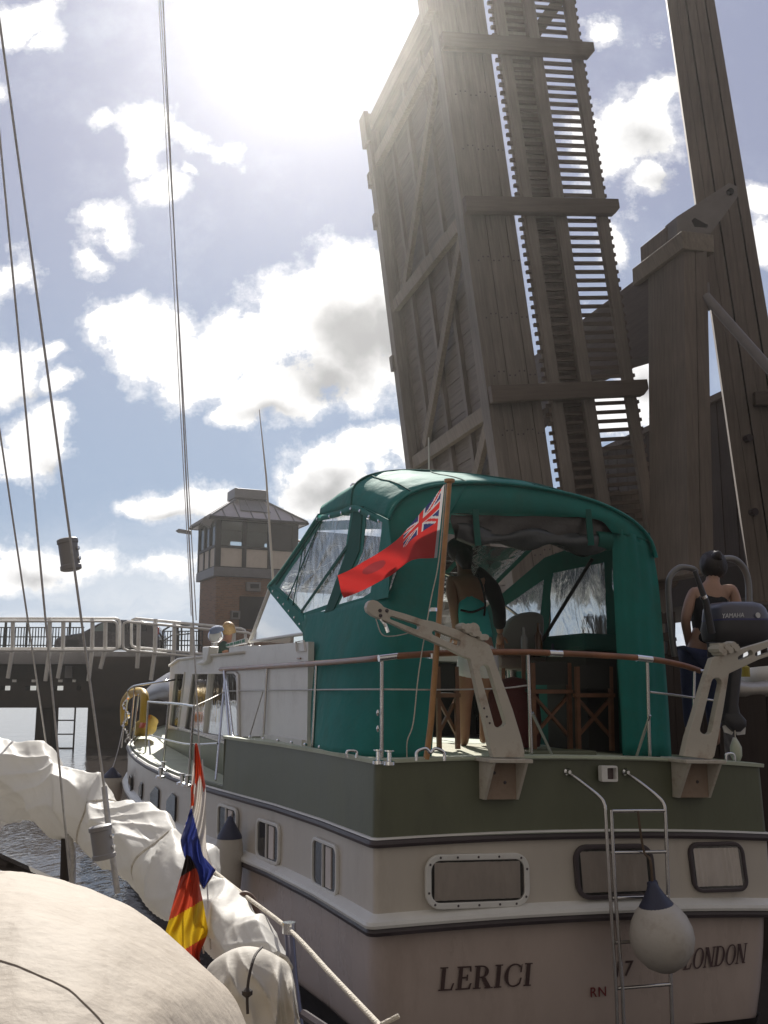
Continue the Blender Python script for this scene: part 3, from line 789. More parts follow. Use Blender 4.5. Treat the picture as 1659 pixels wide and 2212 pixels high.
# ------------------------------------------------------------------ timber portal at the right
def portal():
    p = thing('timber_portal', 'heavy timber portal post with capped cross beam at right of the drawbridge', 'bridge portal', at(1490, 1215, 14.6))
    zb = at(1490, 1222, 14.6).z
    # near post: built of baulks, slightly tapered
    def post_at(xl0, y0, xl1, y1, xr0, xr1, Y, parts, thick, m_, nm, par, dirv=None):
        mb = MB(); tl, tr = at(xl0, y0, Y), at(xr0, y0, Y); bl, br = at(xl1, y1, Y), at(xr1, y1, Y)
        for i in range(parts):
            u0, u1 = i / parts, (i + 1) / parts; g = .006
            q = [tl.lerp(tr, u0) + Vector((g, 0, 0)), tl.lerp(tr, u1) - Vector((g, 0, 0)), bl.lerp(br, u1) - Vector((g, 0, 0)), bl.lerp(br, u0) + Vector((g, 0, 0))]
            dv = (dirv or LA) * thick; q = [v + LA * (.015 * (i % 2)) for v in q]
            mb.prism(q, dv)
        return mb.build(nm, m_, par, bevel=.008)
    post_at(1476, 535, 1486, 1240, 1529, 1545, 14.4, 2, 1.05, M_tz, 'post', p)
    # crossing beam that runs away to the far post, with an arched lower edge
    c0 = at(1436, 556, 14.95)
    def CB(d, z, off=0.0): return Vector((c0.x, c0.y, 0)) + LA * d + LN * off + Vector((0, 0, z))
    zt = c0.z; pts = []
    zl = at(1436, 732, 14.95).z
    top = [CB(-.1, zt), CB(6.4, zt)]
    bot = [CB(6.4, zl - .5), CB(5.6, zl - .1), CB(4.6, zl + .12), CB(3.2, zl + .22), CB(1.8, zl + .12), CB(.9, zl - .02), CB(-.1, zl - .25)]
    MB().prism(top + bot, LN * .4).build('cross_beam', woodmat('dark_beam', (.10, .078, .068), LA), p, bevel=.01)
    # far post, mostly hidden behind the leaf
    MB().obox(CB(6.7, zb + (zt - zb) / 2 + .1, .25), LN * .33, LA * .3, Vector((0, 0, (zt - zb) / 2 + .3))).build('post', M_tz, p, bevel=.01)
    # cap on the post
    c = at(1473, 497, 14.3)
    def KP(a, n_, z): return Vector((c.x, c.y, c.z)) + LA * a + LN * n_ + Vector((0, 0, z))
    def kb(mb, a0, a1, n0, n1, z0, z1): return mb.obox(KP((a0 + a1) / 2, (n0 + n1) / 2, (z0 + z1) / 2), LA * ((a1 - a0) / 2), LN * ((n1 - n0) / 2), Vector((0, 0, (z1 - z0) / 2)))
    kb(MB(), 0, 1.5, 0, .56, -.30, 0.0).build('post_cap', M_tbrace, p, bevel=.015)
    kb(MB(), .55, 1.35, .08, .5, .003, .33).build('bearing_block', M_tz, p, bevel=.015)
    # steel hinge arm reaching to the leaning post
    Ms = mat('grey_steel_arm', (.19, .17, .165), .5, var=.12, grime=(.12, .09, .08), gamt=.4)
    q = [at(1462, 468, 14.6), at(1575, 395, 14.6), at(1592, 402, 14.6), at(1594, 425, 14.6), at(1535, 505, 14.6), at(1462, 505, 14.6)]
    hole = [at(1494, 476, 14.6), at(1500, 470, 14.6), at(1530, 486, 14.6), at(1527, 492, 14.6), at(1500, 490, 14.6)]
    MB().plate(q, [hole], LA * .34).build('hinge_arm', Ms, p)
    MB().lathe(at(1580, 412, 14.55), LA, [(0, 0), (.05, 0), (.05, .3), (0, .3)], 14).build('hinge_pin', M_dark, p)
    MB().tube([at(1524, 640, 14.45), at(1665, 800, 13.9), at(1760, 910, 13.5)], .075, 10).build('tie_tube', Ms, p, smooth=60)
    mb = MB(); mb.obox(at(1521, 640, 14.52), Vector((.09, .02, 0)), Vector((0, .04, 0)), Vector((0, 0, .22))); mb.build('tie_plate', Ms, p, bevel=.01)
    # leaning balance post
    g = thing('leaning_balance_beam', 'massive leaning beam of bolted baulks at the right edge of the photo', 'beam', at(1690, 1215, 15.2))
    post_at(1400, -280, 1626, 1300, 1497, 1764, 15.2, 5, .5, M_tz, 'baulk_bundle', g, Vector((.32, 1, 0)))
    for (x, y) in ((1620, 945), (1632, 1105)):
        MB().lathe(at(x, y, 15.12), LA, [(0, 0), (.06, 0), (.06, .1), (0, .1)], 10).build('bolt', M_rub, g)
    MB().obox(at(1648, 862, 15.14), Vector((.14, 0, 0)), Vector((0, .06, 0)), Vector((0, 0, .11))).build('packing_block', M_tm, g, bevel=.01)
    # boarded approach wall beyond
    w = thing('boarded_approach_wall', 'dark boarded timber wall of the bridge approach behind the portal post', 'wall', at(1500, 1215, 16.5))
    r0 = at(1660, 815, 15.9); zt2 = r0.z; d0 = Vector((r0.x, r0.y, 0)) - LA * 3.0
    n = 52; mb = MB()
    for i in range(n):
        a0 = i * .2; mb.obox(d0 + LA * (a0 + .1) + LN * (.01 * (i % 2)) + Vector((0, 0, (zt2 + 4.25) / 2)), LA * .097, LN * .05, Vector((0, 0, (zt2 - 4.25) / 2)))
    mb.build('boarding', woodmat('dark_boards', (.075, .058, .05), (0, 0, 1)), w)
    MB().obox(d0 + LA * 5.2 + Vector((0, 0, zt2 + .03)), LA * 5.3, LN * .11, Vector((0, 0, .06))).build('coping', M_tz, w)
    mb = MB(); mb.obox(d0 + LA * 4.4 + LN * 1.2 + Vector((0, 0, 4.1)), LA * 6.5, LN * 1.3, Vector((0, 0, .28))); mb.build('approach_deck', M_bdark, w)
    for a in (7.5, 9.6): MB().obox(d0 + LA * a + LN * .35 + Vector((0, 0, 1.6)), LA * .22, LN * .22, Vector((0, 0, 2.6))).build('support_pile', M_bdark, w)
portal()
# ------------------------------------------------------------------ motor cruiser
SP = [(0, 0.0), (1, -.03), (2, -.12), (3, -.28), (4.5, -.50), (6, -.60), (7.5, -.62), (9, -.52), (10.5, -.22), (11.8, .25), (13, .85), (14, 1.5)]
def sp(t): return interp(t, SP)
def sheer(t): return .0032 * max(0, t - 3.2) ** 2
def camb(s): return .045 * max(0, 1 - ((s - 1.5) / 1.5) ** 2)
def tb(s): return -.05 * max(0, 1 - ((s - 1.5) / 1.5) ** 2)
TS = [14, 13.6, 13, 12.3, 11.5, 10.6, 9.7, 8.8, 7.9, 7.0, 6.1, 5.3, 4.6, 3.9, 3.2, 2.6, 2.0, 1.5, 1.0, .7]
def plan(inset, r=.05, tmax=14.0, toff=None):
    """hull outline seen from above: port side bow to stern, transom, starboard side back to the bow"""
    if toff is None: toff = inset * .7
    port = []
    for t in TS:
        if t > tmax + 1e-6: continue
        s = min(sp(t) + inset, 1.5)
        port.append((s, t))
    if tmax < 14 and abs(port[0][1] - tmax) > 1e-6: port.insert(0, (sp(tmax) + inset, tmax))
    arc = []
    for i in range(7):
        a = R(180 + 90 * i / 6); arc.append((inset + r + r * math.cos(a), toff + r + r * math.sin(a)))
    half = port + arc
    mids = []
    s0 = inset + r; s1 = 3 - inset - r
    for i in range(1, 12):
        s = s0 + (s1 - s0) * i / 12; mids.append((s, toff + tb(s)))
    return half + mids + [(3 - s, t) for s, t in half[::-1]]
def wl(pl, z, cam_=1.0, sh=1.0, drop=0): return [W(s, t, z + camb(s) * cam_ * (1 if t < .6 else 0) + sheer(t) * sh - drop) for s, t in pl]

def cruiser():
    B = thing('motor_cruiser', 'large green and cream motor cruiser with green canvas canopy, stern towards us', 'motor boat', W(1.5, 5, 0))
    # ---- hull shell
    lv = [(-.4, .30, .3, .0), (.02, .07, .24, .2), (.35, .028, .21, .35), (.62, .012, .17, .6), (.86, .012, .12, .8)]
    MB().grid([wl(plan(i, r), z, .6, sh) for z, i, r, sh in lv]).build('hull', M_hull, B, smooth=50)
    MB().grid([wl(plan(i, r), z, .4, .2) for z, i, r in ((-.1, .09, .26), (.16, .04, .225), (.166, .03, .225))]).build('boot_top', mat('black_boot_top', (.03, .025, .025), .5, grime=(.08, .07, .05), gamt=.5), B, smooth=50)
    MB().grid([wl(plan(0, .04), z) for z in (.86, 1.0, 1.2, 1.37)]).build('topsides', M_cream, B, smooth=40)
    def rub(prof, nm, m_, tmax=14.0, par=B):
        rows = [wl(plan(-o, .05, tmax, -o), z) for o, z in prof]
        return MB().grid(rows + [rows[0]]).build(nm, m_, par, smooth=30)
    rub([(.0, .835), (.055, .84), (.062, .862), (.055, .884), (.0, .886)], 'rubbing_strake', M_rub)
    rub([(.0, .888), (.070, .888), (.074, .905), (.066, .925), (.0, .962)], 'spray_ledge', M_white)
    rub([(.0, 1.355), (.028, 1.355), (.036, 1.375), (.03, 1.398), (.0, 1.40)], 'upper_strake', M_rub)
    rub([(.0, 1.402), (.022, 1.402), (.014, 1.412), (.0, 1.414)], 'strake_cap', M_alu)
    # ---- raised green bulwark round the stern
    MB().grid([wl(plan(i, .05, 3.2), z) for z, i in ((1.39, 0), (1.6, .005), (1.875, .012))]).build('green_bulwark', M_green, B, smooth=40)
    # aft deck and fore deck
    def deck(pl, z, nm, m_, lo=0):
        n = len(pl); mb = MB(); rows = []
        for i in range(n // 2):
            (s, t), (s2, t2) = pl[i], pl[n - 1 - i]
            rows.append([W(lerp(s, s2, k / 8), lerp(t, t2, k / 8) + (tb(lerp(s, s2, k / 8)) if t < .3 else 0), z + sheer(t) + camb(lerp(s, s2, k / 8)) * (1 if t < 3.3 else .8)) for k in range(9)])
        mb.grid(rows); return mb.build(nm, m_, B, smooth=40)
    deck(plan(.012, .05, 3.2), 1.877, 'aft_deck', M_deck)
    deck([p for p in plan(.0, .05)], 1.40, 'side_deck', M_deck)
    MB().grid([[W(lerp(sp(3.2), 3 - sp(3.2), k / 8), 3.2, 1.38) for k in range(9)], [W(lerp(sp(3.2), 3 - sp(3.2), k / 8), 3.2, 1.88 + camb(lerp(0, 3, k / 8))) for k in range(9)]]).build('deck_step', M_green, B)
    rows = []
    pl = plan(.012, .05, 3.2)
    rub2 = [(.03, 1.872), (-.012, 1.868), (-.014, 1.892), (.03, 1.896)]
    rws = [wl(plan(o, .05, 3.2, o), z) for o, z in rub2]
    MB().grid(rws + [rws[0]]).build('deck_edge', M_deck, B, smooth=30)
    rws = [wl(plan(o, .05), z) for o, z in ((.06, 1.40), (.06, 1.44), (.02, 1.44), (.02, 1.40))]
    k0 = [i for i, (s, t) in enumerate(plan(0, .05)) if t > 3.0]
    half = [i for i in k0 if i < 30]
    MB().grid([[r[i] for i in half] for r in rws + [rws[0]]]).build('toe_rail', M_green, B, smooth=30)
    # snap studs along the aft deck edge
    mb = MB()
    for i in range(9):
        t = 3.0 - i * .30; mb.lathe(W(sp(t) + .05, t, 1.90), Z3, [(.016, 0), (.016, .012), (.006, .02)], 8)
    mb.build('canvas_stud', M_chrome, B)

    # ---- windows in the transom
    def wframe(x0, y0, x1, y1, skew, m_, fw, r, nm='window', studs=False):
        a, b = onT(x0, y0, -.03), onT(x1, y1, -.03)
        sc_, zc = (a[0] + b[0]) / 2, (a[2] + b[2]) / 2; w, h = abs(b[0] - a[0]), abs(a[2] - b[2])
        c = W(sc_, tb(sc_) - .004, zc)
        o = rrect(c, S3, Z3, w, h, r, 6, skew); i_ = rrect(c, S3, Z3, w - 2 * fw, h - 2 * fw, max(.02, r - fw), 6, skew)
        f = MB().plate(o, [i_], F3 * -.030).build(nm, m_, B, bevel=.006)
        ins = rrect(c + F3 * -.008, S3, Z3, w - 1.8 * fw, h - 1.8 * fw, max(.02, r - fw), 6, skew)
        MB().prism(ins, F3 * .006).build('blind_back', M_dark, f)
        # curtain with soft folds
        mb = MB(); rows = []
        cw, ch = w - 2 * fw, h - 2 * fw
        for j in range(9):
            row = []
            for k in range(61):
                u = k / 60; v = j / 8
                px = (u - .5) * cw * .93; py = (v - .5) * ch * .9
                d = .006 + .005 * math.sin(u * 52 + 2.5 * math.sin(u * 7 + v * .8)) * (.5 + .5 * math.sin(u * 9 + 1)) + .003 * math.sin(u * 17 + 1.5 * v)
                row.append(c + S3 * (px + skew * py) + Z3 * py + F3 * (-.010 - .8 * d))
            rows.append(row)
        if nm: mb.grid(rows).build('curtain', M_curtain, f, smooth=180)
        g = rrect(c + F3 * -.022, S3, Z3, w - 1.9 * fw, h - 1.9 * fw, max(.02, r - fw), 6, skew)
        MB().add(g, [tuple(range(len(g)))]).build('pane', glassmat('old_window_glass', (.93, .92, .9), .05, milky=.04, wrinkle=.03), f)
        if studs:
            mb = MB(); q = rrect(c + F3 * -.031, S3, Z3, w - fw, h - fw, r - fw / 2, 3, skew)
            for p in q[::2] + [c + S3 * (w * k) + Z3 * sy * (h / 2 - fw / 2) + F3 * -.031 for k in (-.2, 0, .2) for sy in (-1, 1)]: mb.lathe(p, -F3, [(.008, 0), (.005, .004)], 8)
            mb.build('screw', M_rub, f)
        return f
    wframe(915, 1845, 1140, 1955, 0, M_white, .038, .10, studs=True)
    wframe(1233, 1823, 1408, 1936, -.06, M_rub, .030, .10)
    wframe(1485, 1819, 1610, 1924, -.10, M_rub, .026, .08)
    # port side windows
    def side_window(xc, yc, w, h, nm='window'):
        # locate along the side where the photo shows it
        t = 1.0
        for _ in range(25):
            q = onS(xc, yc, sp(t) - .01); t = q[1]
        z = q[2]; ds = (sp(t + .3) - sp(t - .3)) / .6
        ax = (F3 + S3 * ds).normalized(); nrm = -(S3 - F3 * ds).normalized()
        c = W(sp(t), t, z) + nrm * .004
        o = rrect(c, ax, Z3, w, h, .07, 5); i_ = rrect(c, ax, Z3, w - .05, h - .05, .05, 5)
        f = MB().plate(o, [i_], nrm * .025).build(nm, M_white, B, bevel=.005)
        g = rrect(c + nrm * .006, ax, Z3, w - .04, h - .04, .05, 5)
        MB().prism(g, nrm * .004).build('pane', mat('dark_pane', (.05, .048, .05), .06), f)
        MB().obox(c + nrm * .014 - ax * (w * .16), ax * (w * .10), Z3 * (h * .5 - .035), nrm * .004).build('curtain', M_curtain, f)
        MB().obox(c + nrm * .016 + ax * (w * .05), ax * .008, Z3 * (h * .5 - .02), nrm * .007).build('sliding_bar', M_alu, f)
        return f
    side_window(703, 1870, .52, .34); side_window(580, 1817, .50, .32); side_window(492, 1780, .50, .32)
    def porthole(xc, yc, w, h):
        t = 4.0
        for _ in range(25): q = onS(xc, yc, sp(t) - .01); t = min(q[1], 11.5)
        z = q[2]; ds = (sp(t + .3) - sp(t - .3)) / .6
        ax = (F3 + S3 * ds).normalized(); nrm = -(S3 - F3 * ds).normalized(); c = W(sp(t), t, z) + nrm * .006
        pts = [c + ax * (-w / 2) + Z3 * (-h / 2), c + ax * (w / 2) + Z3 * (-h * .36), c + ax * (w / 2) + Z3 * (h * .12), c + ax * (-w * .1) + Z3 * (h / 2), c + ax * (-w / 2) + Z3 * (h * .42)]
        MB().prism(pts, nrm * .015).build('porthole', mat('dark_porthole', (.02, .02, .025), .08), B, bevel=.004)
    for x, y, w, h in ((281, 1693, .50, .24), (304, 1707, .26, .20), (334, 1725, .44, .27), (370, 1741, .40, .27)): porthole(x, y, w, h)

    # ---- wheelhouse
    SC = .06
    def cs(x, y): return onS(x, y, SC)
    tA = 1.75; tF = cs(367, 1560)[1]; zr = 2.70
    zb = 1.40
    prof = [(tA, zb), (tA, cs(660, 1387)[2]), (cs(531, 1397)[1], cs(531, 1397)[2]), (cs(529, 1412)[1], cs(529, 1412)[2]), (cs(388, 1426)[1], cs(388, 1426)[2]), (cs(368, 1440)[1], cs(368, 1440)[2]), (tF - .35 + .5, 1.72), (tF + .4, zb)]
    # side walls with openings, front and roof
    def wallpt(t, z): return W(SC, t, z)
    def winpoly(pts): return [wallpt(cs(x, y)[1], cs(x, y)[2]) for x, y in pts]
    wA = [(417, 1455), (510, 1453), (516, 1459), (518, 1601), (399, 1578)]
    w0 = [(380.5, 1454), (400, 1454), (386, 1574), (368, 1568)]
    for sgn in (1, -1):
        outer = [W(SC if sgn == 1 else 3 - SC, t, z) for t, z in prof]
        hl = []
        for w in (wA, w0): hl.append([W(SC if sgn == 1 else 3 - SC, cs(x, y)[1], cs(x, y)[2]) for x, y in w])
        wall = MB().plate(outer, hl, S3 * (.05 * sgn)).build('cabin_side', M_white, B)
        if sgn == 1:
            for w in (wA, w0):
                pts = winpoly(w); c = sum(pts, Vector()) / len(pts)
                big = [c + (p - c) * 1.035 for p in pts]; sm = [c + (p - c) * .965 for p in pts]
                MB().plate([p - S3 * .001 for p in big], [[p - S3 * .001 for p in sm]], S3 * -.02).build('window_frame', M_alu, wall, bevel=.004)
                g = MB(); g.add([p + S3 * .02 for p in pts], [tuple(range(len(pts)))]); g.build('pane', M_glass, wall)
            # mullions
            a, b = wS(452, 1454, SC), wS(440, 1588, SC)
            MB().beam(a + S3 * .01, b + S3 * .01, .05, .05, S3).build('mullion', M_white, wall)
        else:
            for h in hl: MB().add([p - S3 * .02 for p in h], [tuple(range(len(h)))]).build('pane', M_glass, wall)
    # green lower coaming of the wheelhouse along the side deck
    gp = [W(SC - .012, 3.22, 1.40), W(SC - .012, 3.22, 1.72)] + [W(SC - .012, t, 1.74 + .004 * (t - 3) ** 2 * .3) for t in (4.6, 6, 7.6)] + [W(SC - .012, tF + .1, 1.74), W(SC - .012, tF + .42, 1.42)]
    MB().prism(gp, S3 * -.02).build('green_coaming', M_green, B)
    MB().beam(W(SC - .03, 3.25, 1.735), W(SC - .03, 7.9, 1.80), .03, .02, Z3).build('coaming_moulding', M_alu, B)
    # roof: cambered sheets following the side profile
    mb = MB(); rows = []
    for (t, z) in prof[2:7]:
        rows.append([W(lerp(SC - .03, 3.03 - SC, k / 10), t, z + .10 * (1 - (k / 5 - 1) ** 2) + .012) for k in range(11)])
    mb.grid(rows[1:4] , 0); mb.build('cabin_roof', M_white, B, smooth=40, solid=.03)
    rowsf = [[W(lerp(SC, 3 - SC, k / 10), t, z + (.10 * (1 - (k / 5 - 1) ** 2) if i == 0 else 0)) for k in range(11)] for i, (t, z) in enumerate(prof[5:8])]
    MB().grid(rowsf).build('cabin_front', M_white, B, smooth=40, solid=.03)
    mb = MB()
    for k in range(3):
        ss = .55 + k * .95
        mb.quad(W(ss - .40, prof[5][0] + .02, prof[5][1] - .08), W(ss + .40, prof[5][0] + .02, prof[5][1] - .08), W(ss + .40, prof[6][0] + .03, prof[6][1] + .1), W(ss - .40, prof[6][0] + .03, prof[6][1] + .1))
    mb.build('front_window', mat('dark_front_glass', (.02, .022, .024), .05), B)
    # raised dash coaming with the coloured strip, helm floor bulkhead
    c0, c1, c2 = cs(531, 1397), cs(487, 1403), cs(395, 1423)
    MB().prism([W(SC + .04, c0[1], c0[2] - .06), W(SC + .04, c0[1], c0[2] + .02), W(SC + .04, c1[1], c1[2] + .03), W(SC + .04, c1[1], c1[2] - .06)], S3 * (2.88 - SC)).build('dash_coaming', M_white, B, bevel=.01)
    st = MB(); p0, p1 = wS(488, 1398, SC + .03), wS(530, 1389, SC + .03)
    q0, q1 = wS(488, 1391, SC + .03), wS(530, 1378, SC + .03)
    st.prism([p0, p1, q1, q0], S3 * .03); strip = st.build('sign_strip', M_white, B)
    mb = MB()
    for i, (u0, u1) in enumerate(((.02, .07), (.09, .15), (.17, .20), (.24, .38), (.44, .50), (.53, .72), (.76, .8), (.85, .97))):
        a, b, c, d = p0.lerp(p1, u0), p0.lerp(p1, u1), q0.lerp(q1, u1), q0.lerp(q1, u0)
        mb.prism([a.lerp(d, .2) - S3 * .004, b.lerp(c, .2) - S3 * .004, b.lerp(c, .8) - S3 * .004, a.lerp(d, .8) - S3 * .004], S3 * .003)
    mb.build('green_marking', mat('bright_green_paint', (.02, .22, .09), .5), strip)
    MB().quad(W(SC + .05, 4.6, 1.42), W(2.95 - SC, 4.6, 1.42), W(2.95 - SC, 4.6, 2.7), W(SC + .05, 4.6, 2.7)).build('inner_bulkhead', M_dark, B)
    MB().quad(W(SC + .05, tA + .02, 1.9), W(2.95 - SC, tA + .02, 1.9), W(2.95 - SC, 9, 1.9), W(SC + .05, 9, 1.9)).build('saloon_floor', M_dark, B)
    # air scoop on the roof edge
    a, b = wS(448, 1397, .0), wS(420, 1433, .0)
    MB().prism([wS(437, 1397, 0), wS(452, 1396, 0), wS(447, 1426, 0), wS(440, 1434, 0), wS(425, 1436, 0), wS(425, 1431, 0), wS(437, 1425, 0)], S3 * .12).build('roof_corner', M_white, B, bevel=.02)
    # vent and small hatch in the cabin side
    f = [wS(x, y, SC - .005) for x, y in ((640, 1386), (658, 1383), (661, 1407), (641, 1409))]
    MB().plate(f, [[sum(f, Vector()) / 4 + (p - sum(f, Vector()) / 4) * .85 for p in f]], S3 * -.012).build('side_hatch', M_alu, B)
    MB().prism([wS(643, 1421, SC - .004), wS(650, 1420.5, SC - .004), wS(650, 1424, SC - .004), wS(643, 1424.5, SC - .004)], S3 * -.01).build('side_lamp', M_teak, B)
    # low coaming along the foot of the cabin side
    MB().prism([W(SC - .03, 1.8, 1.88), W(SC - .03, 3.2, 1.88), W(SC - .03, 3.2, 1.915), W(SC - .03, 1.8, 1.93)], S3 * .03).build('cabin_skirting', M_alu, B)
    # ---- helm windscreen: clear side quarter with white pillar
    wq = [wS(540, 1386, .2), wS(584, 1270, .2), wS(655, 1335, .2), wS(664, 1368, .2)]
    ws = MB(); ws.add(wq, [(0, 1, 2, 3)]); wsO = ws.build('windscreen_quarter', M_clear, B)
    MB().tube([wq[0], wq[1]], .022, 8).build('pillar', M_white, wsO, smooth=60)
    MB().tube([wq[0] + S3 * .05 + F3 * .05, wq[1] + F3 * .05 + S3 * .05], .012, 8).build('pillar_rubber', M_black, wsO)
    MB().tube([wq[0], wq[3]], .016, 8).build('sill', M_alu, wsO, smooth=60)
    wr = [Vector(p) + S3 * 2.6 for p in wq]
    MB().add(wr, [(0, 1, 2, 3)]).build('windscreen_quarter', M_clear, B)
    for k in range(3):
        s0, s1 = .2 + k * .867, .2 + (k + 1) * .867
        o0 = wq[0] - S3 * 0; o1 = wq[1]
        q = [o0 + S3 * (k * .867 + .03), o0 + S3 * ((k + 1) * .867 - .03), o1 + S3 * ((k + 1) * .867 - .03), o1 + S3 * (k * .867 + .03)]
        MB().add(q, [(0, 1, 2, 3)]).build('windscreen_pane', M_clear, B)
        MB().tube([o0 + S3 * ((k + 1) * .867), o1 + S3 * ((k + 1) * .867)], .02, 8).build('pillar', M_white, B)
    MB().tube([wq[1], wq[1] + S3 * 2.6], .02, 8).build('windscreen_rail', M_alu, B, smooth=60)

    # ---- lettering
    def letters(word, x0, y0, x1, y1, cap, slant, m_, nm, t=-.055, wgt=1.0):
        """serif capitals built from strokes, laid on the transom"""
        def quad(pts): return [('q', pts)]
        T, tn = .20 * wgt, .07 * wgt
        def stem(x, w=T): return [[(x, 0), (x + w, 0), (x + w, 1), (x, 1)], [(x - .09, 0), (x + w + .09, 0), (x + w + .09, .05), (x - .09, .05)], [(x - .09, .95), (x + w + .09, .95), (x + w + .09, 1), (x - .09, 1)]]
        def ring(cx, cy, rx, ry, a0, a1, thick, thin, n=22):
            out = []
            for i in range(n):
                qs = []
                for k in (0, 1):
                    a = R(a0 + (a1 - a0) * (i + k) / n); th = thin + (thick - thin) * abs(math.cos(a)) ** 1.3
                    qs.append(((cx + rx * math.cos(a), cy + ry * math.sin(a)), (cx + (rx - th) * math.cos(a), cy + (ry - thin * 1.0) * math.sin(a) if abs(math.sin(a)) > .0 else cy)))
                out.append([qs[0][0], qs[1][0], qs[1][1], qs[0][1]])
            return out
        G = {'L': (stem(.1) + [[(.1, 0), (.62, 0), (.62, .06), (.1, .06)], [(.62, 0), (.70, .30), (.64, .30), (.55, .05)]], .78),
             'E': (stem(.1) + [[(.1, 0), (.66, 0), (.66, .06), (.1, .06)], [(.66, 0), (.72, .26), (.66, .26), (.58, .05)], [(.1, .94), (.64, .94), (.64, 1), (.1, 1)], [(.64, 1), (.67, .76), (.61, .76), (.57, .95)], [(.2, .48), (.5, .48), (.5, .54), (.2, .54)], [(.47, .38), (.53, .38), (.53, .64), (.47, .64)]], .80),
             'R': (stem(.1) + ring(.34, .73, .34, .27, -92, 92, T, .06) + [[(.2, .94), (.36, .94), (.36, 1), (.2, 1)], [(.2, .46), (.36, .46), (.36, .52), (.2, .52)], [(.34, .50), (.54, .48), (.84, .04), (.60, .04)], [(.55, 0), (.92, 0), (.92, .05), (.55, .05)]], .95),
             'I': (stem(.12), .46),
             'C': (ring(.50, .5, .46, .51, 48, 312, T, .06) + [[(.78, .62), (.84, .62), (.84, .98), (.78, .86)], [(.80, .12), (.86, .38), (.80, .38), (.74, .14)]], .95),
             'O': (ring(.5, .5, .47, .52, 0, 360, T, .06, 32), 1.02),
             'N': (stem(.12, .08) + stem(.78, .08) + [[(.06, 1), (.30, 1), (.86, 0), (.70, 0)]], 1.02),
             'D': (stem(.1) + ring(.36, .5, .52, .5, -92, 92, T, .06) + [[(.2, .94), (.4, .94), (.4, 1), (.2, 1)], [(.2, 0), (.4, 0), (.4, .06), (.2, .06)]], .98)}
        a, b = onT(x0, y0, t), onT(x1, y1, t)
        tot = sum(G[c][1] for c in word); ux = (Vector((b[0] - a[0], 0, b[2] - a[2]))); L = ux.length; h = cap
        mb = MB(); x = 0; sxs = L / tot
        for c in word:
            for q in G[c][0]:
                pts = []
                for (px, py) in q:
                    u = (x + px) * sxs + slant * py * h; v = py * h
                    s = a[0] + ux.x / L * u; z = a[2] + ux.z / L * u + v
                    pts.append(W(s, tb(s) + .045 * 0 - .004 + HT(z), z))
                mb.prism(pts, F3 * -.004)
            x += G[c][1]
        return mb.build(nm, m_, B, recalc=True)
    def HT(z): # how far the lower hull tucks in under the ledge
        tab = [(lv[k][0], lv[k][1] * .7) for k in range(len(lv))]
        return interp(z - .02, tab) - .006
    M_let = mat('dark_brown_lettering', (.075, .045, .042), .4)
    letters('LERICI', 951, 2144, 1152, 2130, .138, .10, M_let, 'name_lettering', wgt=.85)
    letters('LONDON', 1479, 2097, 1619, 2083, .130, .22, mat('faded_port_lettering', (.09, .055, .055), .5), 'port_lettering', wgt=.8)
    def small(txt, x, y, h, m_, nm, slant=0):
        cu = bpy.data.curves.new(nm, 'FONT'); cu.body = txt; cu.size = h * 1.4; cu.extrude = .002; cu.shear = slant; cu.space_character = 1.15
        o = bpy.data.objects.new(nm, cu); COL.objects.link(o)
        dg = bpy.context.evaluated_depsgraph_get(); me = bpy.data.meshes.new_from_object(o.evaluated_get(dg)); bpy.data.objects.remove(o)
        a = onT(x, y, -.04); s, z = a[0], a[2]
        mb = MB(); vs = [W(s + v.co.x, tb(s + v.co.x) + HT(z + v.co.y) - .004 - v.co.z, z + v.co.y) for v in me.vertices]
        mb.add(vs, [tuple(p.vertices) for p in me.polygons]); mb.build(nm, m_, B)
    small('RN', 1274, 2154, .062, mat('red_registration', (.20, .03, .03), .5), 'registration_mark')
    small('17', 1322, 2110, .10, M_let, 'number_mark', .15)

    # ---- stern bathing ladder
    LAd = bpy.data.objects.new('bathing_ladder', None); COL.objects.link(LAd); LAd.parent = B; LAd.location = W(1.9, -.2, .9) - B.location
    def ladt(z): return -.10 - .10 * min(1, max(0, (1.75 - z) / .3))
    def lp(x, y, t): return wT(x, y, t)
    rl = [lp(1226, 1667, -.03), lp(1262, 1694, -.14), lp(1296, 1722, -.26), lp(1305, 1737, -.29), lp(1308, 1760, -.30), lp(1316, 1900, -.30), lp(1330, 2130, -.30), lp(1334, 2230, -.30), lp(1338, 2330, -.3)]
    rr = [lp(1352, 1668, -.03), lp(1385, 1692, -.14), lp(1420, 1720, -.26), lp(1433, 1736, -.29), lp(1437, 1760, -.30), lp(1441, 1860, -.30), lp(1444, 1960, -.30), lp(1449, 2130, -.30), lp(1456, 2330, -.3)]
    MB().tube(spline(rl, 4), .0125, 8).build('side_rail', M_steel, LAd, smooth=60); MB().tube(spline(rr, 4), .0125, 8).build('side_rail', M_steel, LAd, smooth=60)
    inn = [lp(1320, 1749, -.31), lp(1327, 1900, -.31), lp(1344, 2130, -.31), lp(1352, 2330, -.31)]
    MB().tube(inn, .0125, 8).build('inner_rail', M_steel, LAd, smooth=60)
    for (xa, ya, xb, yb) in ((1322, 1752, 1437, 1751), (1318, 1842, 1440, 1840), (1322, 1940, 1442, 1936), (1328, 2036, 1446, 2030), (1334, 2135, 1450, 2126), (1338, 2236, 1455, 2226)):
        MB().tube([lp(xa, ya, -.30), lp(xb, yb, -.30)], .0115, 8).build('rung', M_steel, LAd, smooth=60)
    for x, y in ((1226, 1667), (1352, 1668)): MB().lathe(wT(x, y, -.062), F3 * -1 + Vector((0, 0, 0)), [(.026, -.02), (.026, .0), (.016, .012), (.012, .03)], 12).build('mounting', M_chrome, LAd)
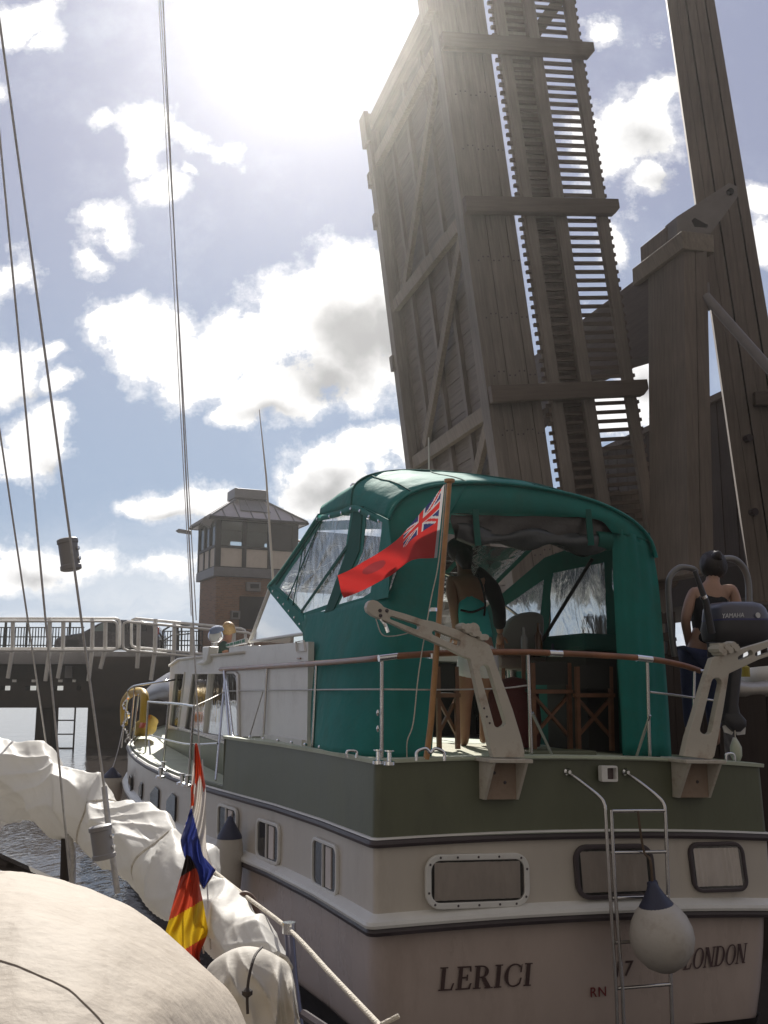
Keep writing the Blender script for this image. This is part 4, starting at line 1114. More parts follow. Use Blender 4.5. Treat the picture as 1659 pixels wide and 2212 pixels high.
    # stern light box
    c = wT(1306, 1670, -.052); fb = MB().plate(rrect(c - F3 * .02, S3, Z3, .125, .105, .01, 2), [rrect(c - F3 * .02 + S3 * .018, S3, Z3, .07, .075, .006, 2)], F3 * -.045)
    sl_ = fb.build('stern_light', M_white, B, bevel=.004)
    MB().obox(c - F3 * .012 + S3 * .018, S3 * .034, Z3 * .037, F3 * .012).build('lens', mat('stern_light_lens', (.10, .07, .07), .15), sl_)

    # ---- guard rail: teak top rail on steel posts
    zt = 2.52
    G = bpy.data.objects.new('aft_guard_rail', None); COL.objects.link(G); G.parent = B; G.location = W(1.5, .5, 1.9) - B.location
    def e(x, y, t): return wT(x, y, t)
    p_front = W(*onS(476, 1446, .045))
    path = [p_front, wS(575, 1440, .045), wS(683, 1433, .045), wS(760, 1427, .045), W(.05, .10, onS(812, 1422, .045)[2]), e(850, 1418, .03), e(940, 1412, .02), e(1040, 1409, .01), e(1140, 1409, 0), e(1270, 1414, 0), e(1398, 1423, .01), e(1470, 1436, .04), e(1512, 1449, .07)]
    teak = MB().tube(spline(path, 6), .022, 10).build('teak_rail', M_teak, G, smooth=60)
    for (xa, xb) in ((818, 858), (1375, 1408), (1186, 1214)):
        t0 = .03 if xa < 900 else 0
        ya, yb = (1422, 1417) if xa < 900 else ((1421, 1425) if xa > 1300 else (1411, 1412))
        MB().tube([e(xa, ya, t0), e(xb, yb, t0)], .0245, 10).build('rail_clamp', M_chrome, G, smooth=60)
    def post(pt, pb, r=.0125): MB().tube([pt, pb], r, 8).build('stanchion', M_steel, G, smooth=60)
    for xt, yt, xb, yb in ((577, 1441, 575, 1629), (684, 1434, 681, 1640)):
        a = onS(xt, yt, .045); b_ = onS(xb, yb, .03)
        post(W(*a), W(.03, a[1] + .03, 1.88))
    post(W(*onS(487, 1450, .045)), W(sp(3.1) + .05, 3.12, 1.88)); post(W(*onS(487, 1450, .045)), W(sp(3.6) + .1, 3.75, 1.45))
    post(e(825, 1424, .03), W(.07, .06, 1.88)); post(e(1140, 1412, .0), e(1148, 1640, .04)); post(e(1398, 1428, .01), e(1404, 1642, .06)); post(e(1500, 1450, .06), e(1497, 1580, .06), .011)
    post(e(1150, 1540, .02), e(1197, 1640, .25), .011); post(e(1404, 1545, .02), e(1372, 1642, .2), .011)
    MB().tube([e(1546, 1402, .05), e(1543, 1448, .05), e(1512, 1450, .05)], .014, 8).build('rail_end', M_chrome, G, smooth=60)
    lw = spline([wS(490, 1493, .045), wS(577, 1491, .045), wS(684, 1490, .045), W(.07, .06, onS(822, 1489, .05)[2]), e(960, 1490, .02), e(1080, 1487, .02), e(1143, 1480, .01)], 4)
    MB().tube(lw, .006, 6).build('lower_wire', M_wire, G, smooth=60)
    lw = [e(1404, 1495, .02), e(1455, 1501, .04), e(1560, 1516, .06)]
    MB().tube(lw, .008, 6).build('lower_wire', M_steel, G, smooth=60)
    for x, y in ((823, 1540), (823, 1574)): MB().lathe(e(x - 7, y, .02), Z3, [(.004, -.02), (.011, 0), (.004, .02)], 8).build('line_toggle', M_chrome, G)
    # cleats and fairleads on the aft deck edge
    def bollard(x, y):
        p = wZ(x, y, 1.90); m_ = MB(); m_.lathe(p, Z3, [(.036, -.02), (.036, .0), (.014, .006), (.013, .055), (.03, .06), (.03, .068), (.0, .07)], 14); m_.build('bollard', M_chrome, B, smooth=40)
    bollard(841, 1645); bollard(817, 1643)
    p = wZ(930, 1643, 1.92)
    MB().tube(spline([p - S3 * .09, p - S3 * .085 + Z3 * .05, p - S3 * .03 + Z3 * .07, p + Z3 * .045, p + S3 * .03 + Z3 * .07, p + S3 * .085 + Z3 * .05, p + S3 * .09], 5), .010, 8).build('fairlead', M_chrome, B, smooth=60)
    p = wZ(760, 1637, 1.90); MB().tube(spline([p - S3 * .03, p - S3 * .03 + Z3 * .04, p + S3 * .03 + Z3 * .04, p + S3 * .03], 5), .009, 8).build('fairlead', M_chrome, B, smooth=60)
    p = e(1578, 1648, .05); MB().tube(spline([p - S3 * .04, p - S3 * .03 + Z3 * .06, p + S3 * .03 + Z3 * .06, p + S3 * .04], 5), .010, 8).build('fairlead', M_chrome, B, smooth=60)
    # locker on the aft deck behind the rail
    MB().prism([e(1140, 1622, .35), e(1290, 1622, .35), e(1290, 1640, .35), e(1140, 1640, .35)], F3 * .25).build('deck_box', M_green, B, bevel=.01)

    # ---- davits
    def davit(poly, slots, bx, nm='davit', pulley=None):
        t0 = -.17
        D = bpy.data.objects.new(nm, None); COL.objects.link(D); D.parent = B; D.location = W(*onT(bx[0], bx[1], -.1)) - B.location
        MB().plate([wT(x, y, t0) for x, y in poly], [[wT(x, y, t0) for x, y in s] for s in slots], F3 * .055).build('arm', M_davit, D, bevel=.006)
        return D
    def slot(x0, y0, x1, y1, r0, r1):
        """rounded slot between two end points"""
        d = Vector((x1 - x0, y1 - y0)).normalized(); n = Vector((-d.y, d.x)); out = []
        for i in range(7):
            a = math.pi * i / 6; v = -d * math.sin(a) * r0 + n * math.cos(a) * r0; out.append((x0 + v.x, y0 + v.y))
        for i in range(7):
            a = math.pi * i / 6; v = d * math.sin(a) * r1 * .7 - n * math.cos(a) * r1; out.append((x1 + v.x, y1 + v.y))
        return out
    def c5(x, y): return (768 + x * .2572, 1280 + y * .2572)
    pl = [c5(*p) for p in ((150, 62), (185, 72), (215, 95), (240, 122), (300, 145), (430, 182), (560, 225), (660, 245), (720, 268), (850, 310), (960, 362), (1080, 410), (1125, 440), (1150, 500), (1180, 600), (1240, 760), (1320, 980), (1390, 1210), (1420, 1330), (1420, 1385), (1160, 1385), (1130, 1290), (1090, 1090), (1040, 890), (985, 640), (965, 560), (880, 525), (760, 460), (610, 395), (470, 340), (330, 270), (220, 225), (150, 195), (105, 160), (93, 125), (105, 85), (125, 66))]
    d1 = davit(pl, [slot(*c5(305, 212), *c5(525, 290), 4, 6), slot(*c5(665, 338), *c5(865, 422), 5.5, 7), slot(*c5(1085, 648), *c5(1215, 1100), 11, 13)], (1090, 1640))
    # base plate and bracket under each davit
    def base(D, x0, x1, y):
        a, b = onT(x0, y, -.17), onT(x1, y, -.17); c = W((a[0] + b[0]) / 2, -.10, a[2]); w = (b[0] - a[0])
        MB().obox(c - Z3 * .012, S3 * (w / 2 + .03), F3 * .15, Z3 * .012).build('base_plate', M_davit, D, bevel=.004)
        z1 = a[2] - .024
        for s_ in (a[0] + .0, b[0] - .02):
            q = [W(s_, -.24, z1), W(s_, tb(s_) + .0, z1), W(s_, tb(s_), z1 - .24), W(s_, -.10, z1 - .24)]
            MB().prism(q, S3 * .02).build('bracket_web', M_davit, D)
        MB().prism([W(a[0] + .02, -.105, z1 - .01), W(b[0] - .02, -.105, z1 - .01), W(b[0] - .02, -.105, z1 - .238), W(a[0] + .02, -.105, z1 - .238)], F3 * .02).build('bracket_face', mat('rust_stained_plate', (.30, .22, .16), .6, var=.2, scale=6, grime=(.14, .08, .05), gamt=.7, gscale=6), D)
        for (u, v) in ((.3, .3), (.6, .55)): MB().lathe(W(lerp(a[0], b[0], u), -.105, z1 - .24 * v), -F3, [(.012, 0), (.008, .008)], 8).build('bolt', M_rub, D)
    base(d1, 1054, 1130, 1638)
    # winch roller lumps on the elbow
    mb = MB()
    for i in range(7):
        p = wT(1000 + i * 8, 1353 + i * 4 + (i % 2) * 4, -.17); mb.lathe(p + F3 * .03, F3, [(.02, -.05), (.024, -.02), (.024, .02), (.02, .05)], 8)
    mb.lathe(wT(1022, 1360, -.17) + F3 * .03, F3, [(.045, -.04), (.02, -.03), (.02, .03), (.045, .04)], 14); mb.build('winch', M_davit, d1, smooth=40)
    MB().tube(spline([wT(812, 1337, -.15), wT(825, 1370, -.15), wT(850, 1374, -.15), wT(890, 1366, -.15)], 5), .004, 6).build('fall_wire', M_wire, d1)
    MB().tube(spline([wT(822, 1336, -.15), wT(832, 1350, -.15), wT(838, 1366, -.15)], 4), .012, 6).build('hook', M_chrome, d1)
    for x, y in ((821, 1319), (836, 1319), (822, 1330)): MB().lathe(wT(x, y, -.171), -F3, [(.013, 0), (.009, .01)], 8).build('bolt', M_rub, d1)
    for x, y in ((1046, 1530), (1052, 1548), (1058, 1562)): MB().lathe(wT(x, y, -.171), -F3, [(.008, 0), (.004, .006)], 6).build('bolt', M_rub, d1)
    def c4(x, y): return (1365.4 + x * .2315, 1152 + y * .2315)
    pr = [c4(*p) for p in ((750, 1165), (830, 1140), (900, 1120), (1000, 1085), (1130, 1045), (1268, 1005), (1480, 930), (1520, 1000), (1500, 1060), (1268, 1150), (1180, 1180), (905, 1310), (860, 1600), (810, 1880), (770, 2080), (745, 2110), (480, 2080), (520, 1900), (590, 1680), (650, 1470), (700, 1310))]
    d2 = davit(pr, [slot(*c4(790, 1395), *c4(690, 1840), 11, 13), slot(*c4(1010, 1165), *c4(1110, 1115), 5, 6), slot(*c4(1170, 1130), *c4(1330, 1070), 5, 6)], (1500, 1640))
    base(d2, 1474, 1545, 1640)
    mb = MB()
    for i in range(6):
        p = wT(1552 + i * 7, 1402 - i * 2 + (i % 2) * 9, -.17); mb.lathe(p + F3 * .03, F3, [(.025, -.06), (.03, -.02), (.03, .02), (.022, .06)], 8)
    mb.obox(wT(1570, 1394, -.17) + F3 * .03, S3 * .085, F3 * .05, Z3 * .012); mb.build('winch', M_davit, d2, smooth=40)

    # ---- aerials
    MB().tube([wS(590, 1255, .6), wS(575, 1030, .6), wS(560, 885, .6)], [.016, .012, .005], 6).build('whip_aerial', M_cream, B, smooth=60)
    MB().tube([wS(927, 1030, 1.5), wS(926, 945, 1.5)], [.010, .006], 6).build('whip_aerial', M_cream, B, smooth=60)
    MB().lathe(wS(763, 1066, 1.7), Z3, [(.03, -.1), (.03, .05), (.042, .06), (.042, .10), (.02, .13)], 12).build('masthead_lamp', M_chrome, B, smooth=40)

    # ---- bow rails
    BR = bpy.data.objects.new('bow_guard_rail', None); COL.objects.link(BR); BR.parent = B; BR.location = W(-.2, 8, 1.7) - B.location
    def brail(px, nm, r=.014): MB().tube(spline([wS(x, y, s) for x, y, s in px], 5), r, 8).build(nm, M_steel, BR, smooth=60)
    brail([(277, 1491, -.42), (290, 1482, -.42), (325, 1476, -.3), (365, 1470, -.1), (392, 1466, 0.3)], 'pulpit_rail', .016)
    for (xa, ya, xb, yb, s) in ((277, 1490, 262, 1615, -.42), (291, 1484, 276, 1640, -.42), (299, 1500, 282, 1643, -.42), (320, 1516, 312, 1662, -.42), (322, 1600, 327, 1664, -.40)):
        MB().tube([wS(xa, ya, s), wS(xb, yb, s)], .013, 8).build('stanchion', M_steel, BR, smooth=60)
    brail([(320, 1516, -.44), (345, 1518, -.45), (365, 1519, -.45), (395, 1522, -.44), (419, 1526, -.43)], 'side_rail')
    brail([(322, 1588, -.44), (345, 1594, -.45), (380, 1603, -.44), (414, 1608, -.42), (470, 1606, -.30)], 'side_rail', .010)
    for (xa, ya, xb, yb, s) in ((365, 1519, 350, 1680, -.44), (419, 1526, 407, 1697, -.43)):
        MB().tube([wS(xa, ya, s), wS(xb, yb, s)], .014, 8).build('stanchion', M_steel, BR, smooth=60)
    MB().tube(spline([wS(419, 1526, -.42), wS(450, 1512, -.25), wS(488, 1493, -.02)], 4), .006, 6).build('life_line', M_wire, BR)
    MB().tube([wS(484, 1450, .0), wS(497, 1612, -.1)], .014, 8).build('stanchion', M_steel, BR, smooth=60)
    for x, y in ((352, 1662), (347, 1676), (404, 1694), (393, 1690)):
        q = wZ(x, y, 1.47); MB().lathe(q, Z3, [(.05, -.02), (.05, 0), (.02, .01), (.02, .07), (.04, .08), (0, .085)], 10).build('bollard', M_chrome, B, smooth=40)
    # anchor chain at the bow
    mb = MB()
    for i in range(16):
        p = wS(272 + 6 * math.sin(i * .9), 1600 - i * 6.2, -.44); mb.lathe(p, (math.sin(i), .3, 1), [(.012, -.03), (.022, 0), (.012, .03)], 6)
    mb.build('fender_chain', M_chrome, BR)
    # grey covered tender lying on the fore deck
    tr = [(308, 1507), (314, 1492), (338, 1470), (360, 1456), (376, 1449)]; br = [(310, 1516), (322, 1513), (345, 1508), (362, 1506), (378, 1503)]
    rows = []
    for (x0, y0), (x1, y1) in zip(tr, br):
        p, q = wS(x0, y0, .55), wS(x1, y1, .25)
        rows.append([q, q.lerp(p, .5) - S3 * .06, p, p + S3 * .25 + Z3 * .03, p + S3 * .6 - Z3 * .1, p + S3 * .7 - Z3 * .3])
    tc_ = MB().grid(rows).build('tender_cover', mat('grey_tarpaulin', (.17, .16, .17), .35, var=.12), B, smooth=60, solid=.02)
    return B
CR = cruiser()
# ------------------------------------------------------------------ canvas canopy over the aft deck
def canopy():
    B = CR
    K = bpy.data.objects.new('canvas_canopy', None); COL.objects.link(K); K.parent = B; K.location = W(1.5, 2, 1.9) - B.location
    PS = .2
    def P(x, y, s=PS): return wS(x, y, s)
    tr = .42   # plane of the aft hoop
    # hoops as arcs across the boat: list of (px, py) on plane t
    aft = [(838, 1122), (848, 1098), (864, 1080), (890, 1064), (925, 1052), (965, 1046), (1010, 1043.5), (1070, 1044), (1130, 1050), (1190, 1060), (1245, 1072), (1300, 1090), (1350, 1115), (1382, 1140), (1405, 1170), (1416, 1205)]
    aft3 = [Vector(onT(x, y, tr)) for x, y in aft]
    aft3 = [Vector((v.x, v.y - .0, v.z)) for v in aft3]
    # front hoop and middle hoop in boat coordinates
    pf, pm = Vector(onS(690, 1114, PS)), Vector(onS(770, 1091, PS))
    def hoop(p0, crown, t, n=16, s1=2.46, z1=None):
        out = []
        z1 = z1 or p0.z - .06
        for i in range(n):
            u = i / (n - 1); a = math.pi * u
            s = lerp(p0.x, s1, .5 - .5 * math.copysign(abs(math.cos(a)) ** .78, math.cos(a)))
            z = lerp(p0.z, z1, u) + (crown - p0.z) * math.sin(a) ** .62
            out.append(Vector((s, t + .06 * math.sin(a), z)))
        return out
    h_f = hoop(pf, 4.02, pf.y); h_m = hoop(pm, 4.13, pm.y + .12)
    n = 16
    def blend(a, b, u, bulge): return [p.lerp(q, u) + Vector((0, 0, bulge * math.sin(math.pi * u) * math.sin(math.pi * i / (n - 1)) ** .6)) for i, (p, q) in enumerate(zip(a, b))]
    h_ff = [Vector((p.x + (.12 if i < 4 else 0), p.y + .30 * math.sin(math.pi * i / (n - 1)) ** .5 + .02, p.z - .10 * math.sin(math.pi * i / (n - 1)) ** .5)) for i, p in enumerate(h_f)]
    rows = [h_ff, h_f] + [blend(h_f, h_m, u, .012) for u in (.25, .5, .75)] + [h_m] + [blend(h_m, aft3, u, -.02 + .05 * u) for u in (.12, .3, .5, .7, .86)] + [aft3]
    # refine across
    rows = [spline([W(*p) for p in r], 3) for r in rows]
    rows = [[p + Vector((0, 0, 1)) * (.016 * noise.noise(p * 3.0) + .007 * noise.noise(p * 8.0)) * min(1, i * .5) * min(1, (len(rows) - 1 - i) * .6) for p in r] for i, r in enumerate(rows)]
    nr = len(rows)
    for jj in (9, 18, 27, 36):
        MB().tube([rows[i][jj] + Vector((0, 0, .006)) for i in range(1, nr)], .006, 6).build('panel_seam', M_canvasd, K, smooth=60)
    MB().grid(rows).build('roof_canvas', M_canvas, K, smooth=70, solid=.006)
    MB().tube(spline([W(*p) for p in h_m], 3), .012, 6).build('roof_seam', M_canvasd, K, smooth=60)
    # aft hem: turned-down lip of the roof
    hem = [W(*(p + Vector((0, -.012, 0)))) for p in aft3]
    MB().tube(spline(hem, 3), .014, 6).build('roof_hem', M_canvas, K, smooth=60)
    # valance along the port side with studs
    val = spline([P(690, 1114), P(735, 1103), P(770, 1091), P(803, 1108), W(*aft3[0])], 5)
    MB().grid([[p - S3 * .012 + Z3 * .0 for p in val], [p - S3 * .014 - Z3 * .05 for p in val]]).build('valance', M_canvas, K, smooth=60, solid=.006)
    mb = MB()
    for p in val[::3]: mb.lathe(p - S3 * .018 - Z3 * .03, -S3, [(.014, 0), (.014, .008), (.006, .012)], 8)
    mb.build('stud', M_chrome, K)
    # ---- port side: green frames and clear panels
    def frame(outer, inner, nm='side_panel', s=PS, m_=M_canvas, off=0.0):
        f = MB().plate([P(x, y, s) - S3 * off for x, y in outer], [[P(x, y, s) - S3 * off for x, y in inner]] if inner else [], S3 * .006).build(nm, m_, K)
        if inner:
            pts = [P(x, y, s) + S3 * .003 for x, y in inner]; c = sum(pts, Vector()) / len(pts)
            # gently rippled sheet
            mb = MB(); rows_ = []
            for k in range(9):
                u = k / 8
                rows_.append([c.lerp(p, u) - S3 * (.03 * math.sin(9 * p.z + 5 * u + 7 * p.y) * u * (1 - u)) for p in spline(pts, 6, True)])
            mb.grid(rows_, closed=True); mb.build('clear_panel', M_vinyl, f, smooth=180)
        return f
    frame([(690, 1112), (768, 1091), (752, 1200), (716, 1312), (655, 1334), (632, 1312), (582, 1268)],
          [(696, 1124), (758, 1104), (744, 1200), (707, 1306), (655, 1324), (640, 1306), (602, 1269)], 'side_panel')
    for a, b, w in (((697, 1120), (622, 1296), .012), ((660, 1160), (634, 1308), .010), ((752, 1180), (652, 1322), .030), ((700, 1112), (597, 1262), .018)):
        q0, q1 = P(*a) - S3 * .006, P(*b) - S3 * .006; MB().beam(q0, q1, w, .008, S3).build('seam_tape', M_canvasd, K)
    # zip post between the two panels
    MB().plate([P(768, 1091) - S3 * .008, P(785, 1094) - S3 * .008, P(778, 1190) - S3 * .008, P(722, 1318) - S3 * .008, P(702, 1325) - S3 * .008, P(748, 1200) - S3 * .008], [], S3 * .012).build('zip_band', M_canvasd, K)
    a3 = [(785, 1096), (838, 1122), (845, 1180), (838, 1290), (722, 1318), (778, 1190)]
    i3 = [(791, 1112), (826, 1128), (820, 1180), (800, 1280), (785, 1290), (730, 1306), (783, 1190)]
    frame(a3, i3, 'side_panel')
    # reefed strip along the leading edge
    MB().tube(spline([P(690, 1114), P(640, 1190), P(600, 1246), P(582, 1266), P(586, 1274)], 4), .022, 8).build('rolled_edge', M_canvas, K, smooth=60)
    # ---- lower skirt round the port quarter, then the aft curtain to the opening
    topl = [P(582, 1268), P(618, 1302), P(652, 1332), P(700, 1322), P(760, 1305), P(835, 1282)]
    z0 = 1.885
    bot = [wZ(x, y, z0) for x, y in ((676, 1618), (740, 1630), (800, 1636), (850, 1638))]
    # strap from the apex down to the skirt
    MB().prism([P(582, 1262) - S3 * .01, P(655, 1326) - S3 * .01, P(668, 1372) - S3 * .01, P(655, 1366) - S3 * .01, P(585, 1280) - S3 * .01], S3 * .012).build('skirt_strap', M_canvas, K)
    mb = MB()
    for u in range(7): mb.lathe(P(lerp(592, 662, u / 6), lerp(1283, 1368, u / 6) - 6, PS) - S3 * .012, -S3, [(.011, 0), (.008, .008)], 8)
    mb.build('stud', M_chrome, K)
    T0 = [P(652, 1330), P(690, 1322), P(720, 1316), P(760, 1303), P(800, 1292), W(*onT(838, 1284, tr)), wT(870, 1200, tr - .02), wT(920, 1150, tr - .02), wT(968, 1115, tr - .02)]
    B0 = [wZ(673, 1612, z0), wZ(690, 1620, z0), wZ(720, 1627, z0), wZ(760, 1632, z0), wZ(810, 1636, z0), wZ(850, 1638, z0), wZ(885, 1639, z0), wZ(915, 1639, z0), wZ(932, 1639, z0)]
    T1, B1 = spline(T0, 4), spline(B0, 4)
    rows = []
    for k in range(25):
        u = k / 24; row = []
        for i, (a, b) in enumerate(zip(T1, B1)):
            p = a.lerp(b, u)
            d = .035 * math.sin(math.pi * u) * (.4 + .6 * math.sin(math.pi * i / (len(T1) - 1))) + .008 * math.sin(i * 1.1 + 3 * u) * math.sin(math.pi * u)
            row.append(p - (S3 * .5 + F3 * .6) * d)
        rows.append(row)
    MB().grid(rows).build('quarter_curtain', M_canvas, K, smooth=120, solid=.005)
    # upper part of the port quarter between hoop and curtain top
    A1 = spline([W(*aft3[i]) - F3 * .0 for i in range(0, 7)], 4)
    T2 = spline([W(*onT(838, 1284, tr)), W(*onT(852, 1232, tr)), wT(870, 1200, tr - .02), wT(895, 1172, tr - .02), wT(920, 1150, tr - .02), wT(945, 1130, tr - .02), wT(968, 1115, tr - .02)], 4)
    MB().grid([A1, [a.lerp(b, .5) - F3 * .01 for a, b in zip(A1, T2)], T2]).build('aft_quarter', M_canvas, K, smooth=120, solid=.005)
    # header over the opening
    H0 = spline([W(*aft3[i]) for i in range(6, 15)], 4); xs = [968, 1010, 1060, 1110, 1160, 1210, 1260, 1300, 1322]; ys = [1110, 1108, 1108, 1109, 1111, 1113, 1118, 1126, 1150]
    H1 = spline([wT(x, y, tr - .01) for x, y in zip(xs, ys)], 4)
    MB().grid([H0, [a.lerp(b, .5) - F3 * .012 for a, b in zip(H0, H1)], H1]).build('aft_header', M_canvas, K, smooth=120, solid=.005)
    # starboard leg of the aft curtain
    L_ = [(1322, 1135), (1325, 1250), (1332, 1400), (1340, 1520), (1345, 1632)]; R_ = [(1405, 1168), (1422, 1260), (1434, 1400), (1443, 1520), (1450, 1634)]
    rows = []
    for (xa, ya), (xb, yb) in zip(spline([Vector((*p, 0)) for p in L_], 4) and [(p.x, p.y) for p in spline([Vector((*p, 0)) for p in L_], 4)], [(p.x, p.y) for p in spline([Vector((*p, 0)) for p in R_], 4)]):
        rows.append([wT(lerp(xa, xb, k / 12), lerp(ya, yb, k / 12), tr + .03 - .05 * math.sin(math.pi * k / 12) + .012 * math.sin(k * 1.9 + ya * .01)) for k in range(13)])
    MB().grid(rows).build('starboard_curtain', M_canvas, K, smooth=120, solid=.005)
    # starboard side wall with clear panels and a front bulkhead of clear panels
    ss = 2.43
    def q(t, z): return W(ss, t, z)
    zt = 3.62
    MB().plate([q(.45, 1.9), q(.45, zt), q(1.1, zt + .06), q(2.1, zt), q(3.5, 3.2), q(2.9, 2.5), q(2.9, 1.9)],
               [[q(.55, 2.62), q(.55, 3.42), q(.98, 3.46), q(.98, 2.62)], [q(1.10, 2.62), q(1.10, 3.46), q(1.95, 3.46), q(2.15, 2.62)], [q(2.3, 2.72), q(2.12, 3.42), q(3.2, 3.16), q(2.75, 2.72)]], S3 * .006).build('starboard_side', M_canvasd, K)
    for w in ([(.54, 2.6), (.54, 3.44), (.99, 3.47), (.99, 2.6)], [(1.09, 2.6), (1.09, 3.48), (1.95, 3.48), (2.16, 2.6)], [(2.3, 2.7), (2.11, 3.44), (3.22, 3.17), (2.75, 2.7)]):
        mb = MB(); a, b, c, d = [q(*p) for p in w]
        mb.grid([[a.lerp(d, i / 8).lerp(b.lerp(c, i / 8), j / 8) + S3 * (.003 + .012 * math.sin(i * 2.1 + j) * math.sin(math.pi * j / 8)) for i in range(9)] for j in range(9)])
        mb.build('clear_panel', M_vinyld, K, smooth=180)
    # front sheet (raked) : clear with frame strips
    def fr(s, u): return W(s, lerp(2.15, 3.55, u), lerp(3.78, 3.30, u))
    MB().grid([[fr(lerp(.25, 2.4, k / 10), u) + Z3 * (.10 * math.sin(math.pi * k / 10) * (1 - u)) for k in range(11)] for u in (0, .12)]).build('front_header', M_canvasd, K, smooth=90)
    MB().grid([[fr(lerp(.25, 2.4, k / 10), u) for k in range(11)] for u in (.12, .4, .7, 1)]).build('clear_panel', M_vinyld, K, smooth=90)
    for s in (.25, 1.1, 1.8, 2.4): MB().beam(fr(s, .05), fr(s, 1), .05, .01, (0, 0, 1)).build('seam_tape', M_canvasd, K)
    # hoops (tubes) inside
    for hp, nm in ((h_m, 'hoop_tube'), (h_f, 'hoop_tube')):
        pts = [W(*(Vector((lerp(p.x, 1.4, .07), p.y, p.z - .04)))) for p in hp[1:-1]]
        MB().tube(spline(pts, 3), .012, 8).build(nm, M_steel, K, smooth=60)
    MB().tube(spline([W(.9, 2.2, 3.5), W(1.5, 2.0, 3.35), W(2.1, 1.8, 2.95), W(2.3, 1.7, 2.55)], 6), .013, 8).build('hoop_tube', M_steel, K, smooth=60)
    MB().tube([W(2.38, 1.2, 3.5), W(2.0, 1.75, 2.55)], .016, 8).build('hoop_tube', M_black, K, smooth=60)
    # rolled-up clear curtain under the header with two straps
    mb = MB(); rows = []
    for k in range(41):
        u = k / 40; x = lerp(985, 1312, u); y = 1146 + 22 * min(1, u * 2.2) + 6 * math.sin(u * 9) ; r = .045 + .014 * math.sin(u * 17) + .012 * u
        c = wT(x, y, tr + .06); rw = []
        for j in range(14):
            a = 2 * math.pi * j / 14; rr = r * (1 + .22 * math.sin(3 * a + u * 14) + .15 * noise.noise((u * 9, a, 1)))
            rw.append(c + Z3 * math.sin(a) * rr * 1.25 + F3 * math.cos(a) * rr)
        rows.append(rw)
    mb.grid(rows, closed=True); mb.build('rolled_curtain', mat('rolled_vinyl', (.05, .055, .06), .18, var=.3, bump=.3, bscale=14), K, smooth=180)
    MB().lathe(wT(1300, 1168, tr + .06), S3, [(.0, -.06), (.07, -.06), (.075, .06), (.06, .065), (.0, .05)], 18).build('roll_end', M_canvasd, K, smooth=40)
    mb = MB(); rows = []
    for k in range(13):
        u = k / 12; x = lerp(975, 1320, u); a = wT(x, lerp(1112, 1118, u), tr + .03); b_ = wT(x, 1142 + 20 * min(1, u * 2.2), tr + .05)
        rows.append([a.lerp(b_, v) + F3 * .02 * math.sin(k * 1.7 + v * 5) for v in (0, .25, .5, .75, 1)])
    mb.grid(rows); mb.build('hanging_vinyl', mat('creased_vinyl', (.06, .055, .055), .2, var=.3, bump=.5, bscale=10), K, smooth=180)
    for x in (1028, 1272):
        MB().prism([wT(x - 7, 1100, tr - .02), wT(x + 5, 1100, tr - .02), wT(x + 12, 1178, tr - .02), wT(x - 1, 1178, tr - .02)], F3 * .01).build('strap', M_canvasd, K)
    return K
canopy()

